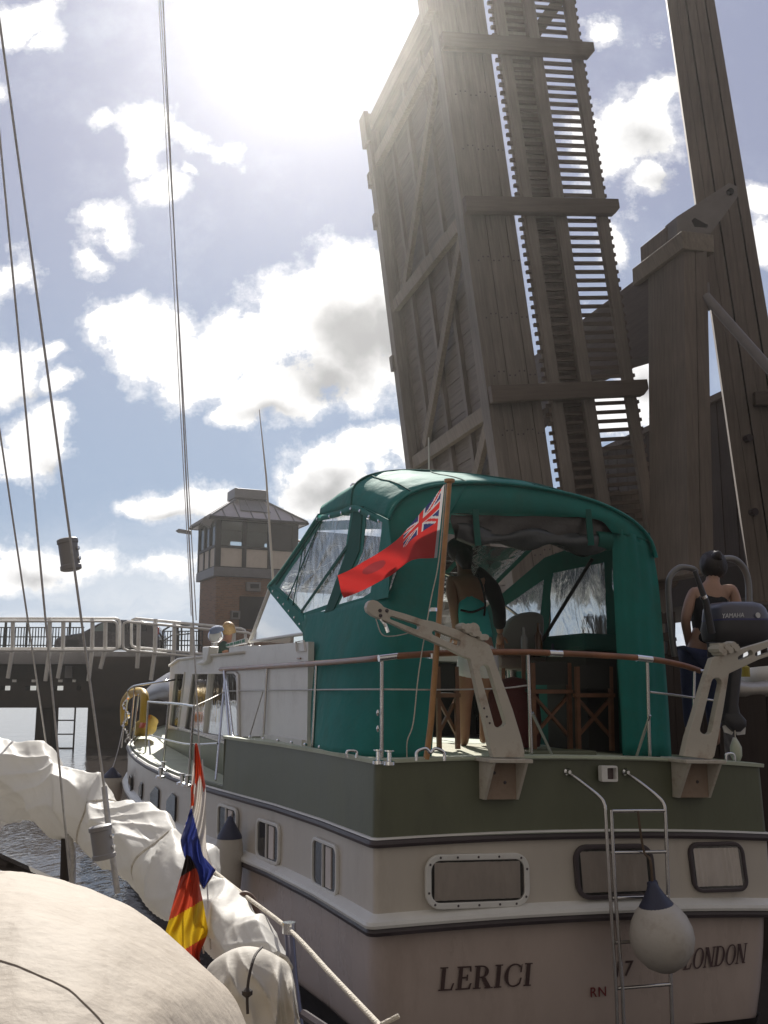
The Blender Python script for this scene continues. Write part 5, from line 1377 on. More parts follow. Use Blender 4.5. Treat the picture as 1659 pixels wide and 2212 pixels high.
# ------------------------------------------------------------------ things inside the canopy
M_cane = mat('brown_stained_wood', (.17, .075, .04), .5, var=.3, scale=8)
def interior():
    def e(x, y, t): return wT(x, y, t)
    # grey helm seat
    h = thing('helm_seat', 'grey high-backed helm seat with rounded top under the canopy', 'seat', wT(1130, 1500, 2.0))
    pts = spline([e(1076, 1420, 1.7), e(1085, 1370, 1.7), e(1108, 1336, 1.7), e(1140, 1322, 1.7), e(1170, 1326, 1.7), e(1177, 1350, 1.7), e(1172, 1400, 1.7), e(1168, 1425, 1.7)], 5)
    MB().prism(pts, F3 * .10).build('backrest', mat('grey_seat_vinyl', (.26, .235, .22), .5, var=.06, bump=.1), h, bevel=.02)
    a = e(1122, 1432, 1.75); MB().obox(a + F3 * .15, S3 * .25, F3 * .25, Z3 * .06).build('cushion', mat('grey_seat_vinyl', (.26, .235, .22), .5), h, bevel=.03)
    MB().lathe(Vector((a.x, a.y, 1.83)) + F3 * .15, Z3, [(.2, 0), (.2, .02), (.05, .05), (.05, a.z - 1.83 - .05)], 16).build('pedestal', M_steel, h, smooth=40)
    # folding wooden chairs and a lattice table
    def folding(label, x0, x1, yt, yb, t, x_extra=0, cat='chair'):
        c = thing('folding_chair', label, cat, e((x0 + x1) / 2, yb, t))
        for (xa, ya, xb, yb_) in ((x0, yt, x0 + 4, yb), (x1, yt, x1 + 4, yb)):
            MB().beam(e(xa, ya, t), e(xb, yb_, t), .03, .035, F3).build('leg', M_cane, c)
        for (xa, ya, xb, yb_) in ((x0, yb - 30, x1, yt + 70), (x0 + 2, yt + 70, x1 + 2, yb - 30)):
            MB().beam(e(xa, ya, t + .03), e(xb, yb_, t + .03), .022, .03, F3).build('cross_brace', M_cane, c)
        MB().beam(e(x0 - 6, yt + 62, t - .02), e(x1 + 8, yt + 62, t - .02), .03, .04, F3).build('seat_rail', M_cane, c)
        p0, p1 = e(x0, yt, t), e(x1, yt, t)
        MB().obox((p0 + p1) / 2 - Z3 * .08, (p1 - p0) / 2, F3 * .012, Z3 * .09).build('backrest', M_dark, c)
        p0, p1 = e(x0, yt + 60, t), e(x1, yt + 60, t)
        MB().obox((p0 + p1) / 2 + F3 * .2, (p1 - p0) / 2, F3 * .2, Z3 * .012).build('seat', M_dark, c)
        c['group'] = 'folding chairs under the canopy'
        return c
    folding('folding wooden chair with crossed legs beside the varnished flag staff', 945, 985, 1440, 1618, .85)
    folding('folding wooden chair with crossed legs behind the middle of the stern rail', 1150, 1228, 1432, 1622, .9)
    folding('folding wooden chair with crossed legs nearest the starboard canvas curtain', 1246, 1318, 1440, 1622, .8)
    # table with drinks
    tb_ = thing('deck_table', 'small dark deck table behind the stern rail carrying bottles', 'table', wT(1180, 1500, 1.5))
    c = e(1190, 1412, 1.5); MB().obox(c, S3 * .42, F3 * .22, Z3 * .015).build('tabletop', M_cane, tb_, bevel=.005)
    for dx in (-.36, .36):
        for dy in (-.18, .18): MB().beam(c + S3 * dx + F3 * dy, Vector((0, 0, 1.87 - c.z)) + c + S3 * dx + F3 * dy, .03, .03, (0, 1, 0)).build('leg', M_cane, tb_)
    def bottle(x, m_, nm, lab, cat, r=.035, hh=.24):
        p = e(x, 1410, 1.45); p.z = c.z + .016
        o = MB().lathe(p, Z3, [(0, 0), (r, 0), (r, hh * .55), (r * .4, hh * .72), (r * .4, hh), (0, hh)], 14).build(nm, m_, smooth=50); tag(o, lab, cat)
    bottle(1164, mat('amber_bottle', (.12, .05, .02), .1), 'drink_bottle', 'amber bottle standing on the deck table', 'bottle')
    bottle(1133, mat('pale_plastic_bottle', (.35, .33, .33), .2), 'drink_bottle', 'pale plastic bottle on the table in front of the grey helm seat', 'bottle', .03, .2)
    bottle(1200, M_navy, 'drink_can', 'dark can standing right of the amber bottle on the deck table', 'can', .033, .11)
    # bench cushions and a red bag on deck
    p = e(1268, 1392, 1.3)
    k = thing('side_bench', 'low bench with dark green cushion along the starboard side under the canopy', 'bench', Vector((p.x, p.y, 1.87)))
    MB().obox(p, S3 * .24, F3 * .35, Z3 * .07).build('cushion', mat('green_cushion', (.012, .085, .07), .8, bump=.2), k, bevel=.03)
    MB().obox(Vector((p.x, p.y, (1.83 + p.z - .07) / 2)), S3 * .21, F3 * .32, Z3 * ((p.z - .07 - 1.83) / 2)).build('base', M_dark, k)
    b = thing('red_bag', 'dull red bag on deck between the davit arm and the folding chair', 'bag', e(1110, 1612, 1.2))
    MB().lathe(e(1112, 1612, 1.2), Z3, [(.0, 0), (.20, .0), (.22, .15), (.2, .42), (.12, .52), (.0, .55)], 14).build('body', mat('dull_red_cloth', (.08, .012, .012), .8, bump=.3), b, smooth=60)
    MB().tube(spline([e(1095, 1500, 1.2), e(1112, 1475, 1.2), e(1130, 1500, 1.2)], 5), .012, 6).build('handle', M_dark, b)
interior()

# ------------------------------------------------------------------ flag staff and ensign
def ensign():
    st = thing('flag_staff', 'varnished wooden flag staff raked up from the stern rail', 'flag staff', wT(922, 1640, -.03))
    MB().tube([wT(921, 1640, -.02), wT(931, 1560, -.03), wT(971, 1040, -.10)], [.021, .021, .017], 12).build('pole', M_pole, st, smooth=60)
    MB().lathe(wT(971, 1041, -.10), Z3, [(.018, -.01), (.036, .0), (.036, .018), (.0, .024)], 14).build('truck', M_pole, st, smooth=40)
    MB().tube(spline([wT(963, 1045, -.13), wT(948, 1210, -.11), wT(930, 1300, -.1), wT(905, 1450, -.08), wT(893, 1560, -.07), wT(880, 1600, -.07), wT(879, 1636, -.02)], 5), .004, 6).build('halyard', M_rope, st)
    MB().lathe(wT(936, 1317, -.09), Z3, [(.028, -.012), (.028, .012)], 10).build('halyard_cleat', M_chrome, st)
    MB().obox(wT(934, 1418, -.0), S3 * .03, F3 * .045, Z3 * .02).build('staff_bracket', M_chrome, st, bevel=.004)
    # ensign cloth
    top = [(960, 1046), (938, 1074), (912, 1104), (888, 1132), (866, 1158), (842, 1178), (812, 1198), (784, 1214), (758, 1230), (729, 1243)]
    bot = [(944, 1205), (924, 1206), (902, 1207), (884, 1213), (866, 1226), (846, 1242), (820, 1256), (794, 1270), (768, 1282), (742, 1292)]
    nu, nv = 120, 60
    tp = spline([Vector((*p, 0)) for p in top], 20); bt = spline([Vector((*p, 0)) for p in bot], 20)
    def samp(l, u):
        k = u * (len(l) - 1); i = min(int(k), len(l) - 2); return l[i].lerp(l[i + 1], k - i)
    rows = []
    for j in range(nv + 1):
        v = j / nv; row = []
        for i in range(nu + 1):
            u = i / nu; p = samp(tp, u).lerp(samp(bt, u), v)
            t = -.11 + (.075 * math.sin(u * 7.5 + v * 2.2) + .03 * math.sin(u * 17 + v * 5)) * min(1, u * 2.2) - .10 * u
            p.y += 5 * math.sin(u * 12 + v * 3) * math.sin(math.pi * v) * u
            row.append(wT(p.x, p.y, t))
        rows.append(row)
    RED, WHT, BLU, DRK = 0, 1, 2, 3
    def colr(j, i):
        u, v = (i + .5) / nu, (j + .5) / nv
        if u < .035: return WHT
        if u < .42 and v < .46:
            x, y = (u - .035) / .385 * 2 - 1, v / .46 * 2 - 1      # union canton
            if abs(y) < .2 and True and abs(y) < .2: 
                return RED
            if abs(x) < .1: return RED
            if abs(y) < .34 or abs(x) < .17: return WHT
            d1, d2 = abs(y - x) / 1.0, abs(y + x) / 1.0
            d = min(d1, d2)
            if d < .10: return RED
            if d < .26: return WHT
            return BLU
        ex, ey = (u - .70) / .10, (v - .42) / .20
        rr = ex * ex + ey * ey
        if rr < 1: return DRK
        return RED
    mb = MB(); mb.grid(rows, mfun=colr)
    def cl(n_, c): return mat(n_, c, .75, var=.08, bump=.12, bscale=60, trans=.38)
    o = mb.build('red_ensign', [cl('flag_red', (.48, .03, .028)), cl('flag_white', (.46, .44, .45)), cl('flag_blue', (.03, .035, .12)), cl('flag_badge', (.26, .035, .04))], smooth=180, recalc=False)
    tag(o, 'red ensign with union canton blowing left from the wooden flag staff', 'flag')
ensign()

# ------------------------------------------------------------------ fenders
def ropey(nm, lab, pts, r, m_=None):
    o = MB().tube(spline(pts, 6), r, 7).build(nm, m_ or M_rope, smooth=60); return tag(o, lab, 'rope')
def fenders():
    M_f = mat('scuffed_white_fender', (.55, .51, .45), .45, var=.06, grime=(.25, .18, .13), gamt=.5, gscale=6, bump=.1)
    # big ball fender on the ladder
    c = Vector(wT(1430, 2026, -.42)); r = .205
    f = thing('ball_fender', 'big round white ball fender with navy top hung from the bathing ladder', 'fender', c - Z3 * r)
    ax = (Z3 + S3 * -.16).normalized()
    MB().lathe(c, ax, [(.0, -r * 1.02), (r * .3, -r * .97), (r * .62, -r * .78), (r * .88, -r * .45), (r * .985, -.1 * r), (r * .97, r * .22), (r * .86, r * .55), (r * .66, r * .86), (r * .47, r * 1.05)], 36).build('body', M_f, f, smooth=60)
    MB().lathe(c, ax, [(r * .55, r * .96), (r * .50, r * 1.04), (r * .36, r * 1.22), (r * .2, r * 1.5), (r * .14, r * 1.68), (.0, r * 1.72)], 28).build('neck', M_navy, f, smooth=60)
    MB().tube([c + ax * r * 1.6 - S3 * .03, c + ax * r * 1.66 + S3 * .03], .02, 8).build('eye', M_navy, f)
    top = c + ax * r * 1.6
    MB().tube(spline([top, top + Z3 * .15 - S3 * .01, wT(1392, 1842, -.33), wT(1384, 1800, -.33), wT(1378, 1752, -.325)], 5), .008, 6).build('lanyard', mat('brown_rope', (.13, .09, .06), .9), f)
    # sausage fenders at the port side
    def pear(px, py, bx, by, t, r, L, lab, up):
        a = Vector(W(*onS(px, py, sp(t) - r - .03))); c = a
        f = thing('hanging_fender', lab, 'fender', c - Z3 * L, 'fenders hung along the port side')
        MB().lathe(c, Z3, [(.0, -L), (r * .5, -L * .97), (r * .85, -L * .85), (r, -L * .6), (r, -.32 * L), (r * .9, -.22 * L)], 22).build('body', M_f, f, smooth=60)
        MB().lathe(c, Z3, [(r * .93, -.225 * L), (r * .88, -.19 * L), (r * .3, -.03 * L), (r * .16, .02 * L), (0, .03 * L)], 22).build('neck', M_navy, f, smooth=60)
        MB().tube(spline([c + Z3 * .0] + up, 5), .006, 6).build('lanyard', M_wire, f)
    pear(497, 1768, 0, 0, 2.6, .115, .72, 'white fender with navy cone top on a long line under the green bulwark', [wS(505, 1735, -.14), wS(530, 1625, -.05), wS(568, 1494, .02)])
    pear(243, 1660, 0, 0, 8.6, .15, .55, 'white fender with flat navy top near the bow beside the bridge pier', [wS(255, 1620, -.6), wS(268, 1560, -.44)])
fenders()

# ------------------------------------------------------------------ outboard on the starboard quarter
def outboard():
    t = .55
    def c4(x, y): return (1365.4 + x * .2315, 1152 + y * .2315)
    def e(x, y, tt=t): return wT(*c4(x, y), tt)
    O = thing('outboard_motor', 'grey outboard motor with white lettering clamped on the starboard quarter', 'outboard motor', e(900, 1950))
    M_cowl = mat('bluegrey_cowl', (.085, .085, .115), .3, var=.08, coat=.3); M_low = mat('dark_grey_leg', (.045, .042, .045), .4)
    def shell(ring, y0s, depth, nm, m_):
        # ring: (x_left, x_right, y) levels; rounded box section
        rows = []
        for xl, xr, y, dd in ring:
            a, b = e(xl, y), e(xr, y); c = (a + b) / 2; hw = (b - a) / 2; row = []
            for k in range(28):
                an = 2 * math.pi * k / 28; cx = math.copysign(abs(math.cos(an)) ** .55, math.cos(an)); sx = math.copysign(abs(math.sin(an)) ** .55, math.sin(an))
                row.append(c + hw * cx + F3 * (dd * sx))
            rows.append(row)
        mb = MB(); mb.grid(rows, closed=True); n = len(rows) * 28
        mb.add(rows[0], [tuple(range(28))]); mb.add(rows[-1], [tuple(range(28))])
        return mb.build(nm, m_, O, smooth=50, weld=True)
    shell([(790, 1080, 648, .12), (740, 1140, 668, .15), (722, 1175, 710, .165), (716, 1205, 780, .17), (716, 1218, 806, .175)], 0, .3, 'top_cowl', M_cowl)
    shell([(720, 1224, 806, .178), (720, 1226, 822, .178)], 0, .3, 'cowl_stripe', mat('blue_stripe', (.05, .05, .16), .35))
    shell([(716, 1222, 822, .174), (700, 1230, 900, .17), (715, 1210, 1000, .15), (800, 1120, 1060, .10)], 0, .3, 'lower_cowl', M_low)
    shell([(905, 1010, 1050, .07), (890, 985, 1300, .07), (870, 960, 1600, .06), (860, 980, 1680, .06)], 0, .2, 'drive_leg', M_low)
    shell([(845, 990, 1680, .05), (835, 1045, 1745, .055), (880, 1045, 1800, .05), (930, 1000, 1850, .03)], 0, .2, 'gearcase', M_low)
    mb = MB(); c = e(960, 1880)
    for k in range(3):
        a = 2 * math.pi * k / 3 + .5; d = S3 * math.cos(a) + Z3 * math.sin(a); w = d.cross(F3)
        mb.prism([c + d * .02 - w * .015, c + d * .09 - w * .045, c + d * .125, c + d * .09 + w * .035, c + d * .02 + w * .015], F3 * .012)
    mb.build('propeller', M_alu, O, bevel=.003)
    # tiller arm standing up
    MB().tube([e(585, 350, t - .2), e(690, 640, t - .2), e(740, 930, t - .15)], [.018, .026, .032], 10).build('tiller', M_low, O, smooth=60)
    MB().lathe(e(668, 596, t - .2), (e(690, 640) - e(650, 560)).normalized(), [(.028, -.012), (.028, .012)], 12).build('tiller_ring', M_chrome, O)
    cu = bpy.data.curves.new('cowl_lettering', 'FONT'); cu.body = 'YAMAHA'; cu.size = .062; cu.extrude = .001; cu.shear = .15
    o = bpy.data.objects.new('tmp', cu); COL.objects.link(o)
    me = bpy.data.meshes.new_from_object(o.evaluated_get(bpy.context.evaluated_depsgraph_get())); bpy.data.objects.remove(o)
    a = e(838, 792, t - .185); b = e(1045, 782, t - .185); wdt = max(v.co.x for v in me.vertices); ux = (b - a).normalized(); k = (b - a).length / wdt
    mb = MB(); mb.add([a + ux * (v.co.x * k) + Z3 * (v.co.y * k * 1.0) - F3 * v.co.z for v in me.vertices], [tuple(p.vertices) for p in me.polygons])
    mb.build('cowl_lettering', mat('white_decal', (.62, .62, .62), .4), O)
    MB().lathe(e(1172, 765, t - .18), -F3, [(.022, 0), (.022, .006)], 14).build('badge', mat('white_decal', (.62, .62, .62), .4), O)
    # clamp bracket onto the rail
    MB().obox(e(840, 1090, t - .05), S3 * .10, F3 * .06, Z3 * .06).build('clamp_bracket', M_low, O, bevel=.01)
    # grey tube hoop frame behind her
    H = thing('tube_hoop', 'grey hooped tube frame round the seated woman at the right', 'tube frame', e(380, 950, .9))
    tt = .95
    MB().tube(spline([e(400, 1150, tt), e(365, 900, tt), (e(345, 640, tt)), e(340, 470, tt), e(370, 380, tt), e(450, 318, tt), e(560, 330, tt), e(600, 360, tt)], 5), .026, 10).build('side_hoop', mat('grey_tube', (.20, .195, .19), .3, metal=.4), H, smooth=60)
    MB().tube(spline([e(800, 255, tt), e(900, 235, tt), e(985, 262, tt), e(1055, 350, tt), e(1085, 470, tt), e(1090, 600, tt), e(1090, 760, tt), e(1090, 1100, tt)], 5), .030, 10).build('side_hoop', mat('grey_tube', (.20, .195, .19), .3, metal=.4), H, smooth=60)
    # block and drop fender by the engine
    p = thing('small_fender', 'small pale fender on a line below the outboard motor', 'fender', e(985, 2170, .1))
    MB().lathe(e(970, 2035, .1), Z3, [(0, -.075), (.028, -.065), (.042, -.03), (.042, .03), (.026, .065), (.012, .09), (0, .095)], 16).build('body', mat('pale_green_fender', (.55, .58, .45), .4), p, smooth=60)
    MB().tube([e(985, 2180, .1), e(975, 2100, .1)], .004, 6).build('lanyard', M_rope, p); MB().tube([e(965, 1960, .1), e(960, 1840, .12)], .004, 6).build('lanyard', M_rope, p)
outboard()

# ------------------------------------------------------------------ dark timber wall and quay bits at the right edge
def quay():
    M_q = woodmat('black_fender_timber', (.040, .027, .022), (0, 0, 1))
    q = thing('fender_wall', 'dark timber fender wall with pale metal capping at the right edge', 'wall', at(1640, 1700, 9.3))
    mb = MB(); x0 = at(1582, 1500, 9.3); n = 9
    for i in range(n): mb.obox(Vector((x0.x + .15 + i * .3, 9.45 + .02 * (i % 2), x0.z / 2 - .25)), Vector((.145, 0, 0)), Vector((0, .18, 0)), Vector((0, 0, x0.z / 2 + .25)))
    mb.build('pile_row', M_q, q, bevel=.01)
    mb = MB(); rows = []
    for i in range(40):
        x = x0.x - .03 + i * .07; r = .075 + .012 * math.sin(i * 1.3) + .01 * math.sin(i * .5)
        rows.append([Vector((x, 9.42 + 2.2 * r * math.cos(2 * math.pi * j / 12), x0.z + .035 + r * math.sin(2 * math.pi * j / 12))) for j in range(12)])
    mb.grid(rows, closed=True); mb.build('capping', mat('dented_metal_cap', (.45, .42, .38), .35, metal=.3, var=.15), q, smooth=60)
    w = thing('jetty_wall', 'dark boarded jetty with open rails behind the starboard side of the motor cruiser', 'jetty', at(1450, 1600, 12.2))
    mb = MB(); a0, a1 = at(1300, 1412, 12.2), at(1600, 1412, 12.2); n = 10
    for i in range(n):
        p, q_ = a0.lerp(a1, i / n), a0.lerp(a1, (i + 1) / n); mb.obox((p + q_) / 2 - Z3 * (p.z / 2 + .2) + Vector((0, .02 * (i % 2), 0)), (q_ - p) * .49, Vector((0, .06, 0)), Z3 * (p.z / 2 + .2))
    mb.build('boarding', M_q, w, bevel=.01)
    for y, h in ((1376, .05), (1336, .06)): MB().beam(at(1270, y, 12.1), at(1450, y, 12.1), .08, h * 2).build('rail', M_q, w)
    for x in (1285, 1342, 1420, 1448): MB().beam(at(x, 1322, 12.15), at(x, 1415, 12.15), .09, .12, (0, 1, 0)).build('post', M_q, w)
    # timber jetty rail and a post head beyond
    j = thing('jetty_rail', 'dark jetty rail with round post heads seen against the sky at far right', 'railing', at(1640, 1340, 20))
    MB().tube([at(1610, 1333, 20), at(1760, 1330, 20)], .05, 8).build('rail', M_q, j)
    for x, y, r in ((1630, 1302, .10), (1652, 1310, .12)):
        MB().lathe(at(x, 1420, 20), Z3, [(r * .6, 0), (r * .6, (1420 - y) * 20 / F - .12), (r, (1420 - y) * 20 / F - .1), (r, (1420 - y) * 20 / F), (0, (1420 - y) * 20 / F + .02)], 12).build('post', M_q, j)
    MB().box(at(1590, 1420, 20), at(1800, 1445, 20.6)).build('walkway', M_q, j)
    for x in (1622, 1660, 1720): MB().tube([at(x, 1440, 20.3), at(x, 1440, 20.3) - Z3 * 4], .14, 10).build('pile', M_q, j)
    b = thing('moored_dinghy', 'small pale dinghy with a yellow can seen behind the starboard davit', 'dinghy', at(1640, 1480, 11))
    pl_ = [at(1596, 1448, 11), at(1640, 1440, 10.7), at(1720, 1436, 10.8), at(1760, 1440, 11.2), at(1700, 1445, 11.8), at(1620, 1450, 11.7)]
    rows = [[p for p in spline(pl_, 4, True)], [p - Z3 * .12 for p in spline(pl_, 4, True)], [(p - Z3 * .32).lerp(sum(pl_, Vector()) / 6 - Z3 * .32, .25) for p in spline(pl_, 4, True)]]
    MB().grid(rows, closed=True).build('hull', M_white, b, smooth=60, solid=.02)
    MB().lathe(at(1610, 1462, 10.6), Z3, [(0, 0), (.05, 0), (.05, .1), (.02, .12), (0, .12)], 12).build('yellow_can', mat('yellow_plastic', (.35, .28, .03), .5), b)
quay()
# ------------------------------------------------------------------ people
def skinned(nodes, edges, root, sub=2):
    """grow one continuous surface over a joint skeleton: nodes = {name: (point, radius)}"""
    names = list(nodes); idx = {n: i for i, n in enumerate(names)}
    me = bpy.data.meshes.new('sk'); me.from_pydata([nodes[n][0] for n in names], [(idx[a], idx[b]) for a, b in edges], [])
    o = bpy.data.objects.new('sk', me); COL.objects.link(o)
    md = o.modifiers.new('skin', 'SKIN'); md.use_smooth_shade = True; md.branch_smoothing = .6
    for n in names:
        sv = me.skin_vertices[0].data[idx[n]]; r = nodes[n][1]
        sv.radius = r if isinstance(r, tuple) else (r, r); sv.use_root = (n == root)
    s2 = o.modifiers.new('sub', 'SUBSURF'); s2.levels = s2.render_levels = sub
    dg = bpy.context.evaluated_depsgraph_get(); dg.update()
    em = bpy.data.meshes.new_from_object(o.evaluated_get(dg))
    vs = [v.co.copy() for v in em.vertices]; fs = [tuple(p.vertices) for p in em.polygons]
    bpy.data.objects.remove(o); bpy.data.meshes.remove(me); bpy.data.meshes.remove(em)
    return vs, fs

def hand(mb, wrist, d, side):
    """palm with four fingers and a thumb, lightly curled"""
    d = d.normalized(); n = side.cross(d).normalized(); s = d.cross(n).normalized()
    palm = [wrist, wrist + d * .045, wrist + d * .085]
    mb.tube(palm, [.022, .034, .030], 10)
    for k, L in enumerate((.062, .072, .068, .052)):
        b = wrist + d * .08 + s * (.026 - .0175 * k)
        mb.tube(spline([b, b + d * L * .45 - n * .004, b + d * L * .8 - n * .018, b + d * L * .85 - n * .036], 3), [.0088] * 3 + [.008] * 6 + [.0065], 7)
    b = wrist + d * .03 + s * .028
    mb.tube([b, b + s * .022 + d * .022, b + s * .030 + d * .05 - n * .01], [.011, .010, .008], 7)

def head_detail(mb, c, fwd, up, r):
    side = fwd.cross(up).normalized()
    mb.tube([c + fwd * r * .95 + up * r * .12, c + fwd * r * 1.16 - up * r * .18, c + fwd * r * .98 - up * r * .28], [.008, .013, .010], 8)
    for s in (-1, 1):
        mb.lathe(c + side * s * r * .38 + fwd * r * .82 + up * r * .08, fwd, [(.0, .0), (.012, .004), (.009, .012), (0, .016)], 8)
        mb.lathe(c + side * s * r * .86 - up * r * .05, side * s, [(.012, -.01), (.026, .006), (.022, .014), (.0, .012)], 10)
    mb.tube([c + fwd * r * .92 - up * r * .55 - side * .02, c + fwd * r * .97 - up * r * .56, c + fwd * r * .92 - up * r * .55 + side * .02], .006, 6)

def person(label, J, skin, clothes, hair, fwd, hair_mat):
    base = J['footL'][0].copy(); base.z = min(J['footL'][0].z, J['footR'][0].z) - .03
    p = thing('person', label, 'person', base)
    E_ = [('pelvis', 'waist'), ('waist', 'chest'), ('chest', 'neck'), ('neck', 'jaw'), ('jaw', 'skull'),
          ('chest', 'shoL'), ('shoL', 'elbL'), ('elbL', 'wriL'), ('chest', 'shoR'), ('shoR', 'elbR'), ('elbR', 'wriR'),
          ('pelvis', 'hipL'), ('hipL', 'kneL'), ('kneL', 'ankL'), ('ankL', 'footL'), ('pelvis', 'hipR'), ('hipR', 'kneR'), ('kneR', 'ankR'), ('ankR', 'footR')]
    for s in 'LR':   # calf and forearm bulk
        pass
    vs, fs = skinned(J, E_, 'pelvis')
    mb = MB(); mb.add(vs, fs)
    for s in 'LR':
        d = J['wri' + s][0] - J['elb' + s][0]; hand(mb, J['wri' + s][0], d, Vector((1, 0, 0)) * (1 if s == 'R' else -1))
    up = (J['skull'][0] - J['jaw'][0]).normalized(); hc = J['jaw'][0].lerp(J['skull'][0], .62)
    head_detail(mb, hc, fwd, up, .09)
    mb.build('body', skin, p, smooth=180, recalc=True)
    for nm, m_, names, edges, grow, root in clothes:
        nd = {n: (J[n][0] if isinstance(n, str) and n in J else None, None) for n in names if n in J}
        nd = {}
        for n in names:
            if isinstance(n, tuple):
                a, b, u, r = n[1:5]; nd[n[0]] = (J[a][0].lerp(J[b][0], u), r)
            else:
                r = J[n][1]; nd[n] = (J[n][0], tuple(k * 1.06 + grow for k in r) if isinstance(r, tuple) else r * 1.06 + grow)
        v2, f2 = skinned(nd, edges, root)
        MB().add(v2, f2).build(nm, m_, p, smooth=180)
    hb = MB()
    for kind, a in hair:
        if kind == 'cap':
            c, r = a; sd_ = fwd.cross(up).normalized(); rows = []
            for i in range(10):
                th = math.pi * .5 - (math.pi * .82) * i / 9; row = []
                for j in range(26):
                    ph = 2 * math.pi * j / 26; k = .05 * noise.noise(Vector((math.cos(ph) * 3, math.sin(ph) * 3, i * .5))) + .035 * math.sin(ph * 11 + i * .6) + .02 * math.sin(ph * 23 + i)
                    fr_ = max(0, math.cos(ph)); th2 = max(th, -.15 + fr_ * 1.0 if False else th + fr_ * .55 * (i / 9))
                    row.append(c + (up * math.sin(th2) * 1.08 + (fwd * math.cos(ph) + sd_ * math.sin(ph)) * math.cos(th2)) * r * (1 + k))
                rows.append(row)
            hb.grid(rows, closed=True)
        else:
            pts, rs = a; hb.tube(spline(pts, 4), [interp(i / (len(pts) * 4 - 4), [(k / (len(rs) - 1), r) for k, r in enumerate(rs)]) for i in range(len(pts) * 4 - 3)], 12)
    hb.build('hair', hair_mat, p, smooth=120)
    return p

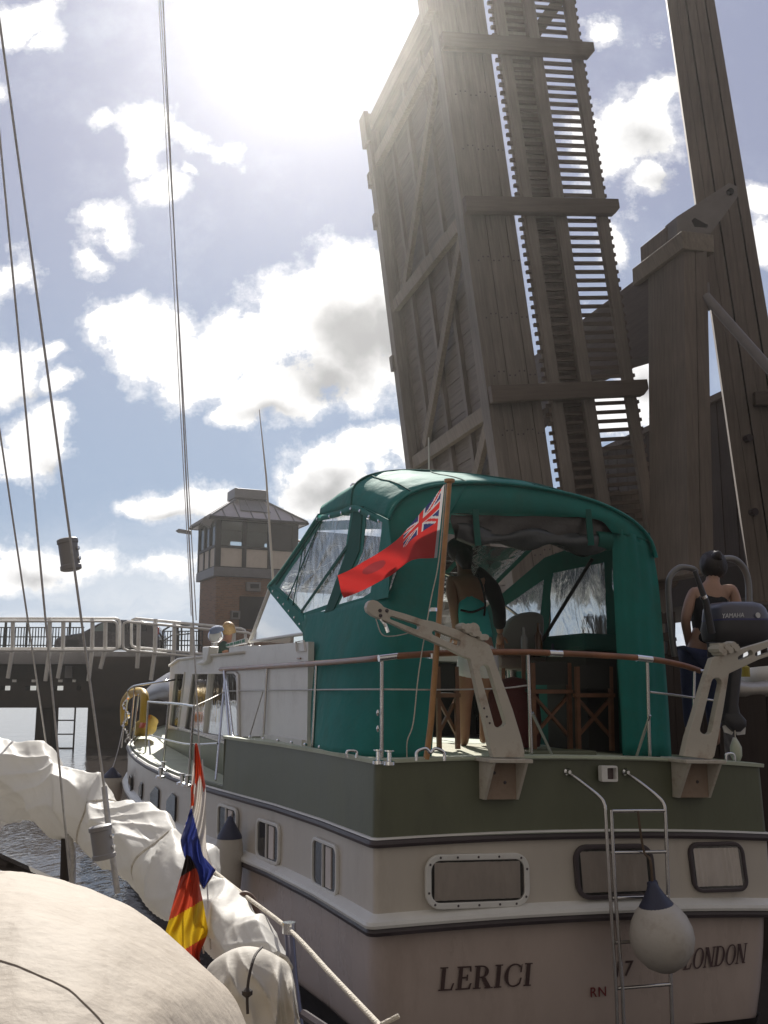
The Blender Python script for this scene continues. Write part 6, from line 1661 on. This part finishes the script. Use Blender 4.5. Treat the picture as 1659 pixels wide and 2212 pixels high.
def people():
    sk1 = mat('tanned_skin', (.33, .17, .11), .5, var=.08, scale=12)
    sk2 = mat('fair_skin', (.42, .25, .18), .5, var=.08, scale=12)
    hd = mat('dark_hair', (.022, .015, .012), .5, var=.3, scale=40, stretch=(1, 1, .15), bump=.3)
    hbld = mat('blond_hair', (.42, .28, .13), .5, var=.25, scale=40, bump=.3)
    a = at
    J = {'pelvis': (a(1033, 1408, 8.2), (.155, .12)), 'waist': (a(1027, 1345, 8.24), (.125, .10)), 'chest': (a(1013, 1275, 8.33), (.15, .11)), 'neck': (a(1003, 1230, 8.42), .055),
         'jaw': (a(998, 1208, 8.48), .062), 'skull': (a(991, 1180, 8.52), .088),
         'shoL': (a(972, 1250, 8.36), .062), 'elbL': (a(980, 1312, 8.26), .043), 'wriL': (a(986, 1368, 8.36), .030),
         'shoR': (a(1052, 1247, 8.38), .060), 'elbR': (a(1078, 1312, 8.36), .042), 'wriR': (a(1080, 1370, 8.44), .030),
         'hipL': (a(1010, 1430, 8.2), .105), 'kneL': (a(1004, 1522, 8.18), .060), 'ankL': (a(1004, 1594, 8.22), .040), 'footL': (a(1002, 1606, 8.34), .036),
         'hipR': (a(1056, 1430, 8.22), .105), 'kneR': (a(1050, 1520, 8.24), .060), 'ankR': (a(1046, 1590, 8.28), .040), 'footR': (a(1044, 1600, 8.4), .036)}
    fw = Vector((-.25, 1, 0)).normalized()
    turq = mat('turquoise_cotton', (.05, .42, .40), .8, var=.1, bump=.3, bscale=14); wht = mat('white_shorts_cloth', (.72, .70, .75), .85, var=.08, bump=.35, bscale=12)
    blk = mat('black_cloth', (.012, .011, .013), .85, bump=.3, bscale=16)
    c1 = [('turquoise_top', turq, ['waist', 'chest', ('hem', 'waist', 'pelvis', .55, (.15, .12)), ('tl', 'chest', 'shoL', .35, .10), ('tr', 'chest', 'shoR', .35, .10)], [('hem', 'waist'), ('waist', 'chest'), ('chest', 'tl'), ('chest', 'tr')], .012, 'waist'),
          ('white_shorts', wht, ['pelvis', 'hipL', 'hipR', ('wb', 'pelvis', 'waist', .5, (.145, .115)), ('cl', 'hipL', 'kneL', .55, .105), ('cr', 'hipR', 'kneR', .55, .105)], [('pelvis', 'wb'), ('pelvis', 'hipL'), ('pelvis', 'hipR'), ('hipL', 'cl'), ('hipR', 'cr')], .016, 'pelvis'),
          ('draped_jacket', blk, [('j0', 'neck', 'shoR', .5, .06), 'shoR', 'elbR', ('j1', 'elbR', 'wriR', .85, .055)], [('j0', 'shoR'), ('shoR', 'elbR'), ('elbR', 'j1')], .022, 'shoR')]
    w1 = person('woman in turquoise top and white shorts standing under the canopy, back turned', J, sk1, c1,
           [('cap', (J['jaw'][0].lerp(J['skull'][0], .7), .112)), ('t', ([J['skull'][0], J['jaw'][0] - fw * .06, J['neck'][0] - fw * .07], [.08, .075, .035]))], fw, hd)
    # black straps over the top
    mb = MB(); bk = J['chest'][0] - fw * .135; 
    mb.tube(spline([a(1030, 1240, 8.28), a(1040, 1262, 8.19), a(1048, 1300, 8.16), a(1046, 1330, 8.15)], 4), .010, 6); mb.tube(spline([a(1046, 1312, 8.15), a(1020, 1322, 8.12), a(995, 1318, 8.15)], 4), .010, 6)
    mb.build('black_strap', blk, w1, smooth=60)
    # standing dark-haired woman at starboard
    Y = 8.5
    J = {'pelvis': (a(1520, 1402, Y), (.16, .125)), 'waist': (a(1528, 1350, Y), (.13, .10)), 'chest': (a(1536, 1298, Y), (.15, .11)), 'neck': (a(1541, 1256, Y), .055),
         'jaw': (a(1541, 1240, Y + .04), .064), 'skull': (a(1541, 1214, Y + .05), .09),
         'shoL': (a(1497, 1276, Y), .060), 'elbL': (a(1480, 1340, Y - .05), .044), 'wriL': (a(1490, 1400, Y + .08), .031),
         'shoR': (a(1582, 1270, Y), .066), 'elbR': (a(1596, 1335, Y - .02), .046), 'wriR': (a(1580, 1392, Y + .1), .031),
         'hipL': (a(1496, 1420, Y), .105), 'kneL': (a(1494, 1514, Y), .065), 'ankL': (a(1492, 1594, Y), .045), 'footL': (a(1492, 1604, Y + .12), .038),
         'hipR': (a(1540, 1420, Y), .105), 'kneR': (a(1542, 1514, Y), .065), 'ankR': (a(1544, 1594, Y), .045), 'footR': (a(1546, 1604, Y + .12), .038)}
    fw = Vector((.1, 1, 0)).normalized()
    c2 = [('black_vest', blk, ['waist', 'chest', ('hem', 'waist', 'pelvis', .95, (.165, .135)), ('tl', 'chest', 'shoL', 1.0, .085), ('tr', 'chest', 'shoR', .72, .11), ('nk', 'chest', 'neck', 1.0, (.12, .10))], [('hem', 'waist'), ('waist', 'chest'), ('chest', 'tl'), ('chest', 'tr'), ('chest', 'nk')], .014, 'waist'),
          ('blue_jeans', mat('blue_denim', (.03, .04, .10), .85, var=.2, bump=.3), ['pelvis', 'hipL', 'hipR', 'kneL', 'kneR', ('cl', 'kneL', 'ankL', .85, .055), ('cr', 'kneR', 'ankR', .85, .055)], [('pelvis', 'hipL'), ('pelvis', 'hipR'), ('hipL', 'kneL'), ('hipR', 'kneR'), ('kneL', 'cl'), ('kneR', 'cr')], .014, 'pelvis')]
    person('dark-haired woman in black sleeveless top behind the outboard motor, back turned', J, sk2, c2,
           [('cap', (J['jaw'][0].lerp(J['skull'][0], .72), .118)), ('t', ([a(1546, 1206, Y - .02), a(1554, 1199, Y - .05), a(1559, 1197, Y - .06)], [.05, .045, .02])), ('t', ([J['skull'][0], J['jaw'][0] - fw * .06], [.08, .07]))], fw, hd)
    # blond man on the fore deck
    Y = 16.2; k = F / Y
    def m(dx, h, dy=0): return Vector(((489 - CX) / k + dx, Y + dy, 1.66 + h))
    J = {'pelvis': (m(0, .90), (.16, .13)), 'waist': (m(0, 1.05), (.14, .11)), 'chest': (m(.02, 1.27), (.165, .12)), 'neck': (m(.04, 1.47), .06), 'jaw': (m(.06, 1.53), .066), 'skull': (m(.05, 1.635), .088),
         'shoL': (m(.02, 1.38, .2), .065), 'elbL': (m(.1, 1.12, .26), .047), 'wriL': (m(.3, 1.05, .2), .033), 'shoR': (m(.0, 1.38, -.2), .065), 'elbR': (m(.08, 1.12, -.26), .047), 'wriR': (m(.28, 1.06, -.2), .033),
         'hipL': (m(0, .87, .1), .11), 'kneL': (m(.02, .48, .1), .068), 'ankL': (m(0, .09, .1), .046), 'footL': (m(.12, .05, .1), .042), 'hipR': (m(0, .87, -.1), .11), 'kneR': (m(.02, .48, -.1), .068), 'ankR': (m(0, .09, -.1), .046), 'footR': (m(.12, .05, -.1), .042)}
    fw = Vector((1, .25, 0)).normalized(); gr = mat('dark_green_shirt', (.03, .06, .05), .85)
    c3 = [('dark_shirt', gr, ['waist', 'chest', ('hem', 'waist', 'pelvis', .9, (.165, .135)), 'shoL', 'shoR', ('sl', 'shoL', 'elbL', .6, .06), ('sr', 'shoR', 'elbR', .6, .06)], [('hem', 'waist'), ('waist', 'chest'), ('chest', 'shoL'), ('chest', 'shoR'), ('shoL', 'sl'), ('shoR', 'sr')], .016, 'waist'),
          ('trousers', M_navy, ['pelvis', 'hipL', 'hipR', 'kneL', 'kneR', ('cl', 'kneL', 'ankL', .9, .06), ('cr', 'kneR', 'ankR', .9, .06)], [('pelvis', 'hipL'), ('pelvis', 'hipR'), ('hipL', 'kneL'), ('hipR', 'kneR'), ('kneL', 'cl'), ('kneR', 'cr')], .014, 'pelvis')]
    person('blond person on the fore deck whose head shows above the cabin roof', J, sk1, c3, [('cap', (J['jaw'][0].lerp(J['skull'][0], .72), .112))], fw, hbld)
    # clear lamp with blue lid on the cabin roof
    c = wS(467, 1390, .35)
    l = thing('search_lamp', 'round glass search lamp with blue hood on the cabin roof', 'lamp', c - Z3 * .1)
    MB().lathe(c + Z3 * .10, (-.3, -1, .1), [(.0, -.09), (.06, -.08), (.095, .0), (.10, .05), (.09, .06)], 20).build('shell', M_chrome, l, smooth=50)
    MB().lathe(c + Z3 * .10, (-.3, -1, .1), [(.09, .055), (.06, .07), (0, .075)], 20).build('lens', mat('lamp_lens', (.6, .62, .6), .1), l, smooth=60)
    MB().lathe(c + Z3 * .17, (-.2, -.4, 1), [(.10, -.01), (.09, .03), (.05, .055), (0, .06)], 20).build('hood', mat('blue_cloth_hood', (.20, .25, .36), .8, bump=.3), l, smooth=60)
    MB().tube([c - Z3 * .12, c + Z3 * .02], .03, 8).build('stalk', M_chrome, l)
people()

# ------------------------------------------------------------------ lifebuoy things at the bow of the cruiser
def bow_gear():
    f = thing('yellow_lifebuoy', 'yellow horseshoe lifebuoy hanging inside the bow rail', 'lifebuoy', wS(285, 1600, -.3))
    pts = [wS(x, y, -.35) for x, y in ((268, 1565), (268, 1520), (280, 1500), (300, 1494), (312, 1505), (310, 1560))]
    MB().tube(spline(pts, 6), .062, 10).build('ring', mat('yellow_pvc', (.52, .33, .03), .5, var=.12, grime=(.2, .12, .03), gamt=.4), f, smooth=60)
    g = thing('yellow_oilskin_bag', 'yellow bag with loose flap on the fore deck below the lifebuoy', 'bag', wS(315, 1600, -.25))
    rows = []
    for i in range(9):
        v = i / 8; row = []
        for j in range(16):
            a = 2 * math.pi * j / 16; r = .17 * math.sin(math.pi * min(1, .15 + .85 * v)) ** .6 + .02 * math.sin(5 * a + i)
            row.append(wS(308 + 2 * i, 1590 - 46 * v, -.2) + Vector((r * math.cos(a), r * math.sin(a), 0)))
        rows.append(row)
    MB().grid(rows, closed=True).build('bag_body', mat('yellow_pvc', (.52, .33, .03), .5, var=.2), g, smooth=80)
    o = MB().prism([wS(x, y, -.32) for x, y in ((297, 1562), (307, 1538), (311, 1542), (310, 1560), (303, 1573), (298, 1572))], S3 * .06).build('red_light_float', mat('orange_red', (.55, .06, .02), .4), bevel=.01)
    tag(o, 'orange red rescue light hanging beside the yellow lifebuoy', 'rescue light')
bow_gear()

# ------------------------------------------------------------------ the sailing yacht we stand on
def yacht():
    Yt = thing('sailing_yacht', 'sailing yacht in the foreground with wire shrouds, guard rail and gathered white sail', 'sailing yacht', (-1.0, 4.0, 0.9))
    # hull and side deck below the rail
    def rail_xy(u):  # starboard edge from the cockpit forward
        return Vector((lerp(.12, -2.6, u ** .9), lerp(1.6, 9.0, u), 0))
    M_yh = mat('white_yacht_hull', (.62, .6, .56), .35, var=.05); M_yd = mat('worn_yacht_deck', (.40, .37, .32), .8, var=.12, bump=.2)
    e = [rail_xy(i / 32) for i in range(17)]
    MB().grid([[p + Vector((-.02, 0, 1.02)) for p in e], [p + Vector((-.03, 0, .7)) for p in e], [p + Vector((-.25, 0, .1)) for p in e], [p + Vector((-.6, 0, -.3)) for p in e]]).build('hull', M_yh, Yt, smooth=60)
    MB().grid([[p + Vector((-.02, 0, 1.03)) for p in e], [p + Vector((-.12, 0, 1.04)) for p in e], [p + Vector((-.22, -.02, 1.06)) for p in e]]).build('side_deck', M_yd, Yt, smooth=60)
    # toe rail that shows dark against the water at left
    q = [at(-40, 1825, 4.9), at(0, 1838, 4.85), at(142, 1902, 4.6), at(205, 1935, 4.5)]
    tr = MB().plate([q[0], q[3], at(204, 1958, 4.5), at(-40, 1852, 4.9)], [[at(40 + 9 * math.cos(a * .785), 1868 + 6 * math.sin(a * .785) , 4.78) for a in range(8)]], Vector((-.03, -.02, 0)))
    tr.build('toe_rail', M_bdark, Yt)
    # standing rigging
    def wire(pts, r, nm='shroud'):
        MB().tube(pts, r, 8).build(nm, M_wire, Yt, smooth=60)
    def ext(a, b, Y0, Y1, up=1.25):
        p, q_ = at(*a, Y0), at(*b, Y1); return [p + (p - q_) * up, q_]
    wire(ext((0, 52), (225, 1700), 3.6, 3.9, .3), 0.0051)
    wire(ext((0, 300), (152, 1906), 3.9, 4.15, .4), 0.0047)
    wire(ext((0, 935), (118, 1730), 5.0, 5.5, .9), 0.0051)
    wire(ext((343, 0), (413, 1330), 4.6, 4.6, .2), 0.0019, 'halyard')
    wire(ext((347, 0), (424, 1340), 4.4, 4.4, .2), 0.0022, 'halyard')
    wire(ext((352, 0), (432, 1650), 4.2, 3.5, .2), 0.0028, 'halyard')
    wire([at(430, 1600, 3.5), at(424, 1760, 3.45), at(420, 1860, 3.4), at(440, 2060, 3.2)], 0.0024, 'halyard')
    wire([at(437, 1640, 3.45), at(447, 1900, 3.3), at(455, 2050, 3.1)], 0.0024, 'halyard')
    wire([at(225, 1700, 3.9), at(236, 1800, 3.85), at(254, 1930, 3.8)], .011, 'turnbuckle')
    MB().tube([at(143, 1792, 4.62), at(140, 1905, 4.6)], .022, 8).build('stanchion', M_bdark, Yt, smooth=60)
    wire(spline([at(149, 1800, 4.5), at(152, 1822, 4.5), at(157, 1850, 4.5), at(156, 1908, 4.5)], 3), .014, 'turnbuckle')
    # white guard line, stanchion, tube loop
    gl = spline([at(445, 1868, 3.75), at(520, 1928, 3.3), at(622, 2006, 2.85), at(720, 2110, 2.45), at(836, 2232, 2.1), at(960, 2360, 1.8)], 8)
    MB().tube(gl, .006, 8).build('guard_line', M_rope, Yt, smooth=60)
    MB().tube([at(624, 2000, 2.85), at(632, 2110, 2.83), at(654, 2290, 2.80)], .014, 10).build('stanchion', mat('blue_grey_stanchion', (.16, .16, .22), .3, metal=.6), Yt, smooth=60)
    MB().lathe(at(624, 2004, 2.85), Z3, [(.018, -.014), (.018, .014)], 10).build('stanchion_cap', M_chrome, Yt)
    MB().tube(spline([at(514, 2030, 3.25), at(514, 1955, 3.25), at(522, 1935, 3.25), at(535, 1934, 3.25), at(550, 1952, 3.25), at(565, 2010, 3.2), at(580, 2090, 3.1)], 6), .011, 8).build('tube_loop', mat('brown_leathered_tube', (.14, .085, .06), .6), Yt, smooth=60)
    MB().tube(spline([at(655, 2190, 2.8), at(700, 2220, 2.7), at(760, 2260, 2.6)], 4), .012, 6).build('deck_edge', M_rub, Yt)
    mb = MB()
    for i in range(5):
        c = at(604 + 5 * (i % 2), 2062 + 9 * i, 2.78); mb.tube(spline([c, c + Vector((.018, 0, -.01)), c + Vector((.022, .01, -.03)), c + Vector((-.004, 0, -.035))], 3), .006, 6)
    mb.build('shackle_knot', M_rope, Yt)
    MB().tube(spline([at(566, 2046, 2.32), at(550, 2066, 2.21), at(538, 2110, 2.17), at(534, 2150, 2.165), at(535, 2190, 2.165)], 5), .003, 6).build('sail_tie', M_bdark, Yt)
    mb = MB(); c = at(534, 2144, 2.165); mb.lathe(c, Z3, [(.0, -.012), (.011, -.004), (.011, .004), (0, .012)], 8); mb.build('tie_knot', M_bdark, Yt)
    MB().tube([at(822, 2214, 2.02), at(862, 2194, 2.02)], .005, 8).build('rope_end', M_rope, Yt)

    # gathered white sail along the rail
    M_s = mat('white_sailcloth', (.80, .78, .73), .55, var=.04, bump=.2, bscale=10, trans=.35, grime=(.45, .42, .36), gamt=.3, gscale=3)
    cp = [(-90, 1700, 5.0, 118), (-20, 1690, 4.95, 112), (45, 1683, 4.9, 92), (95, 1700, 4.8, 62), (140, 1722, 4.7, 66), (190, 1752, 4.55, 70), (235, 1785, 4.4, 66), (285, 1815, 4.25, 74), (330, 1850, 4.05, 76), (375, 1880, 3.9, 80), (425, 1925, 3.6, 84), (475, 1975, 3.35, 78), (520, 2020, 3.1, 66), (560, 2050, 2.95, 52), (600, 2085, 2.85, 34)]
    cen = spline([at(x, y, Y_) for x, y, Y_, r in cp], 20); rr = [p.x * .84 for p in spline([Vector((r / F * Y_, 0, 0)) for x, y, Y_, r in cp], 20)]
    rows = []; nj = 130; TIES = [i / (len(cen) - 1) for i in (110, 168, 205, 245)]
    for i, c in enumerate(cen):
        d = (cen[min(i + 1, len(cen) - 1)] - cen[max(i - 1, 0)]).normalized(); up = (Z3 - d * d.dot(Z3)).normalized(); w = d.cross(up); row = []
        u = i / (len(cen) - 1)
        for j in range(nj):
            a = 2 * math.pi * j / nj
            q_ = c + (up * math.sin(a) + w * math.cos(a)) * rr[i]
            s1 = noise.noise(q_ * 3.1 + Vector((3, 1, 7))); s2 = 1 - abs(noise.noise(q_ * 5.3 + Vector((9, 4, 2)))) * 2; s3 = 1 - abs(noise.noise(Vector((q_.x * 9, q_.y * 9, q_.z * 13)))) * 2
            wob = noise.noise(q_ * 2.2 + Vector((5, 5, 1))) * 2.6
            f1 = 1 - abs(math.sin(1.5 * a + u * 17 + wob)); f2 = 1 - abs(math.sin(3 * a - u * 31 + wob * 1.7 + 1)); f3 = 1 - abs(math.sin(5 * a + u * 60 + wob * 2.5))
            tie = min(1, min(abs(u - t_) for t_ in TIES) / .045)
            k = (.80 + .20 * tie) + .34 * s1 + .30 * (f1 ** 1.3 - .3) + .10 * (f2 ** 1.5 - .25) * tie + .025 * (f3 ** 2 - .2) + .03 * (s2 - .3)
            # loose cloth hangs lower on the outside in two places
            hang = 0
            for (uc, wd, am) in ((.42, .07, .55), (.60, .06, .75)): 
                if math.sin(a) < -.2: hang += am * math.exp(-((u - uc) / wd) ** 2) * (-math.sin(a) - .2) ** 2
            row.append(c + (up * (math.sin(a) * (k + hang)) + w * (math.cos(a) * k * (1 - .35 * min(1, hang)))) * rr[i])
        rows.append(row)
    MB().grid(rows, closed=True).build('gathered_sail', M_s, Yt, smooth=75)
    # sail ties round the bundle
    for i in (110, 168, 205):
        c = cen[i]; ring = [sum((rows[i][(j + k) % nj] for k in (-2, -1, 0, 1, 2)), Vector()) / 5 for j in range(0, nj, 6)]
        MB().tube([c + (p - c) * 1.02 for p in ring], .005, 6, closed=True).build('sail_tie', M_rope, Yt)
    # loose end of the sail hanging in folds at the lower right of the bundle
    top = spline([Vector((x, y, 0)) for x, y in ((436, 2120), (452, 2084), (486, 2058), (524, 2046), (562, 2050), (596, 2066), (622, 2086), (634, 2128))], 12)
    bot = spline([Vector((x, y, 0)) for x, y in ((418, 2330), (450, 2340), (490, 2345), (530, 2348), (570, 2348), (610, 2345), (642, 2338), (664, 2330))], 12)
    n_ = len(top); rows = []
    for k in range(-8, 40):
        v = k / 39; row = []
        for i in range(n_):
            u = i / (n_ - 1)
            if k < 0:
                p = top[i]; q_ = at(p.x, p.y, 2.36) + Vector((0, -.02 * k, -.003 * k * k))
            else:
                p = top[i].lerp(bot[i], v); q_ = at(p.x, p.y, 2.36 - .10 * min(1, v * 3) ** .6 * math.sin(math.pi * (.08 + .84 * u)) - .05 * v)
            w_ = noise.noise(Vector((u * 3.2, v * 2.2, 4.4)))
            f_ = (1 - abs(math.sin(u * 9 + v * 3.2 + 2.4 * w_))) ** 1.5 * .034 + (1 - abs(math.sin(u * 19 - v * 5 + 3 * w_ + 1))) ** 2 * .012 + .03 * w_
            row.append(q_ + Vector((.25, -1, .15)) * f_ * min(1, max(0, v * 4 + .25)))
        rows.append(row)
    MB().grid(rows).build('loose_sail_end', mat('grey_white_bag_cloth', (.58, .54, .47), .7, var=.06, bump=.2, bscale=24, grime=(.36, .31, .25), gamt=.4, trans=.2), Yt, smooth=100)

    # two grey cylinders clipped to the shrouds
    def cyl(lab, x0, y0, x1, y1, Y_, r, cat):
        a_, b_ = at(x0, y0, Y_), at(x1, y1, Y_); L = (b_ - a_).length
        o = thing('shroud_cylinder', lab, cat, b_, 'grey drums on the shrouds')
        ax = (b_ - a_).normalized()
        MB().lathe(a_, ax, [(r * .55, -.002), (r * .95, 0), (r * 1.1, L * .03), (r * 1.1, L * .14), (r, L * .17), (r, L * .83), (r * 1.1, L * .86), (r * 1.1, L * .97), (r * .9, L), (r * .5, L + .002)], 24).build('drum', mat('grey_pvc_drum', (.27, .26, .255), .5, var=.08), o, smooth=35)
        for k in (.3, .62): MB().lathe(a_ + ax * L * k + Vector((r * 1.0, -.01, 0)), (1, -.2, 0), [(.004, -.004), (.008, 0), (.008, .008), (0, .01)], 8).build('fastening', M_chrome, o)
    cyl('grey plastic drum clamped high on a shroud against the sky', 145, 1164, 154, 1232, 3.98, .038, 'radar reflector')
    cyl('grey plastic drum on a shroud in front of the gathered sail', 216, 1783, 226, 1856, 3.75, .038, 'radar reflector')

    # cream canvas dome right in front of us
    M_d = mat('dusty_cream_canvas', (.40, .345, .28), .75, var=.07, scale=2, bump=.22, bscale=34, grime=(.24, .19, .14), gamt=.55, gscale=4.2)
    D = thing('canvas_dome', 'large rounded dusty cream canvas cover filling the lower left corner', 'canvas cover', at(120, 2420, 1.5) - Z3 * .3)
    A_ = [(-260, 1900), (-120, 1884), (0, 1879), (75, 1886), (150, 1905), (250, 1945), (310, 1977), (360, 2015), (430, 2075), (480, 2126), (515, 2181), (545, 2260), (560, 2340)]
    crest = spline([at(x, y, lerp(1.95, 1.5, i / 12)) for i, (x, y) in enumerate(A_)], 8)
    # the cloth falls gently from the crest towards the cockpit and steeply on the far side
    foc = at(-60, 2950, .75); rows = []
    for k in range(0, 40):
        v = k / 39; row = []
        for p in crest:
            q_ = p.lerp(foc, v)
            sag = .10 * math.sin(math.pi * min(1, v * 1.0)) * (1 - v * .3)
            q_ = q_ + Vector((-.2, -.1, .9)).normalized() * sag
            q_ += Vector((0, 0, 1)) * (.008 * noise.noise(q_ * 4) + .003 * noise.noise(q_ * 13) + .0012 * noise.noise(q_ * 40))
            row.append(q_)
        rows.append(row)
    back = []
    for d_, h_ in ((.16, -.40), (.13, -.22), (.09, -.10), (.045, -.032), (.015, -.006)):
        back.append([p + Vector((p.x + .3, p.y - .8, 0)).normalized() * d_ + Z3 * h_ for p in rows[0]])
    MB().grid(back + rows).build('cover_cloth', M_d, D, smooth=180)
    MB().tube([p + Z3 * .0005 for p in rows[22]][::2], .0012, 6).build('seam', M_d, D, smooth=180)
yacht()

# ------------------------------------------------------------------ limp courtesy flags on the yacht's halyard
def courtesy():
    def cloth(nm, lab, rows_px, Y_, cfun, mats, fold):
        nv = 120; L = spline([Vector((a, b, 0)) for (a, b), _ in rows_px], 12); Rr = spline([Vector((a, b, 0)) for _, (a, b) in rows_px], 12)
        nu = 40; rows = []; px = []
        for l, r in zip(L, Rr):
            rw = []; pr = []
            for i in range(nu + 1):
                u = i / nu; p = l.lerp(r, u)
                rw.append(at(p.x, p.y, Y_ + fold * math.sin(u * 8 + p.y * .022) + .02 * math.sin(u * 17 + p.y * .05))); pr.append((p.x, p.y))
            rows.append(rw); px.append(pr)
        mb = MB(); mb.grid(rows, mfun=lambda i, j: cfun((px[i][j][0] + px[i + 1][j + 1][0]) / 2, (px[i][j][1] + px[i + 1][j + 1][1]) / 2))
        o = mb.build(nm, mats, smooth=180, recalc=False); tag(o, lab, 'flag')
    def cl(n_, c): return mat(n_, c, .75, var=.07, bump=.12, bscale=80, trans=.35)
    blue = [(413, 1742), (390, 1815), (398, 1850), (440, 1920), (466, 1880), (438, 1848), (426, 1795)]
    red = [(420, 1605), (430, 1605), (444, 1700), (440, 1712), (432, 1672), (424, 1700), (421, 1690)]
    red2 = [(413, 1700), (418, 1690), (419, 1742), (412, 1742)]
    def cf(x, y): return 2 if inside((x, y), blue) else 0 if (inside((x, y), red) or inside((x, y), red2)) else 1
    cloth('limp_tricolour', 'limp red, white and blue flag hanging on the halyard above a striped flag', [((421, 1606), (426, 1606)), ((417, 1650), (438, 1665)), ((413, 1695), (444, 1700)), ((411, 1740), (445, 1745)), ((402, 1775), (445, 1790)), ((390, 1815), (446, 1830)), ((398, 1850), (458, 1868)), ((418, 1888), (466, 1880)), ((438, 1920), (442, 1921))], 3.2, cf,
          [cl('flag_orange_red', (.55, .06, .02)), cl('flag_white_cloth', (.60, .56, .52)), cl('flag_blue_cloth', (.035, .05, .22))], .035)
    def cg(x, y):
        d = y + (x - 367) * .6
        return 0 if d < 1908 else 1 if d < 1987 else 2 if d < 2070 else 1
    cloth('limp_striped_flag', 'limp black, red and gold flag hanging below the tricolour', [((402, 1846), (412, 1850)), ((394, 1878), (428, 1888)), ((385, 1910), (432, 1915)), ((374, 1950), (439, 1950)), ((364, 1990), (445, 1985)), ((358, 2020), (449, 2010)), ((375, 2045), (444, 2030)), ((400, 2065), (432, 2060)), ((425, 2082), (433, 2082))], 3.12, cg,
          [cl('flag_black', (.05, .035, .03)), cl('flag_red_cloth', (.50, .07, .035)), cl('flag_gold', (.62, .42, .02))], .03)
courtesy()
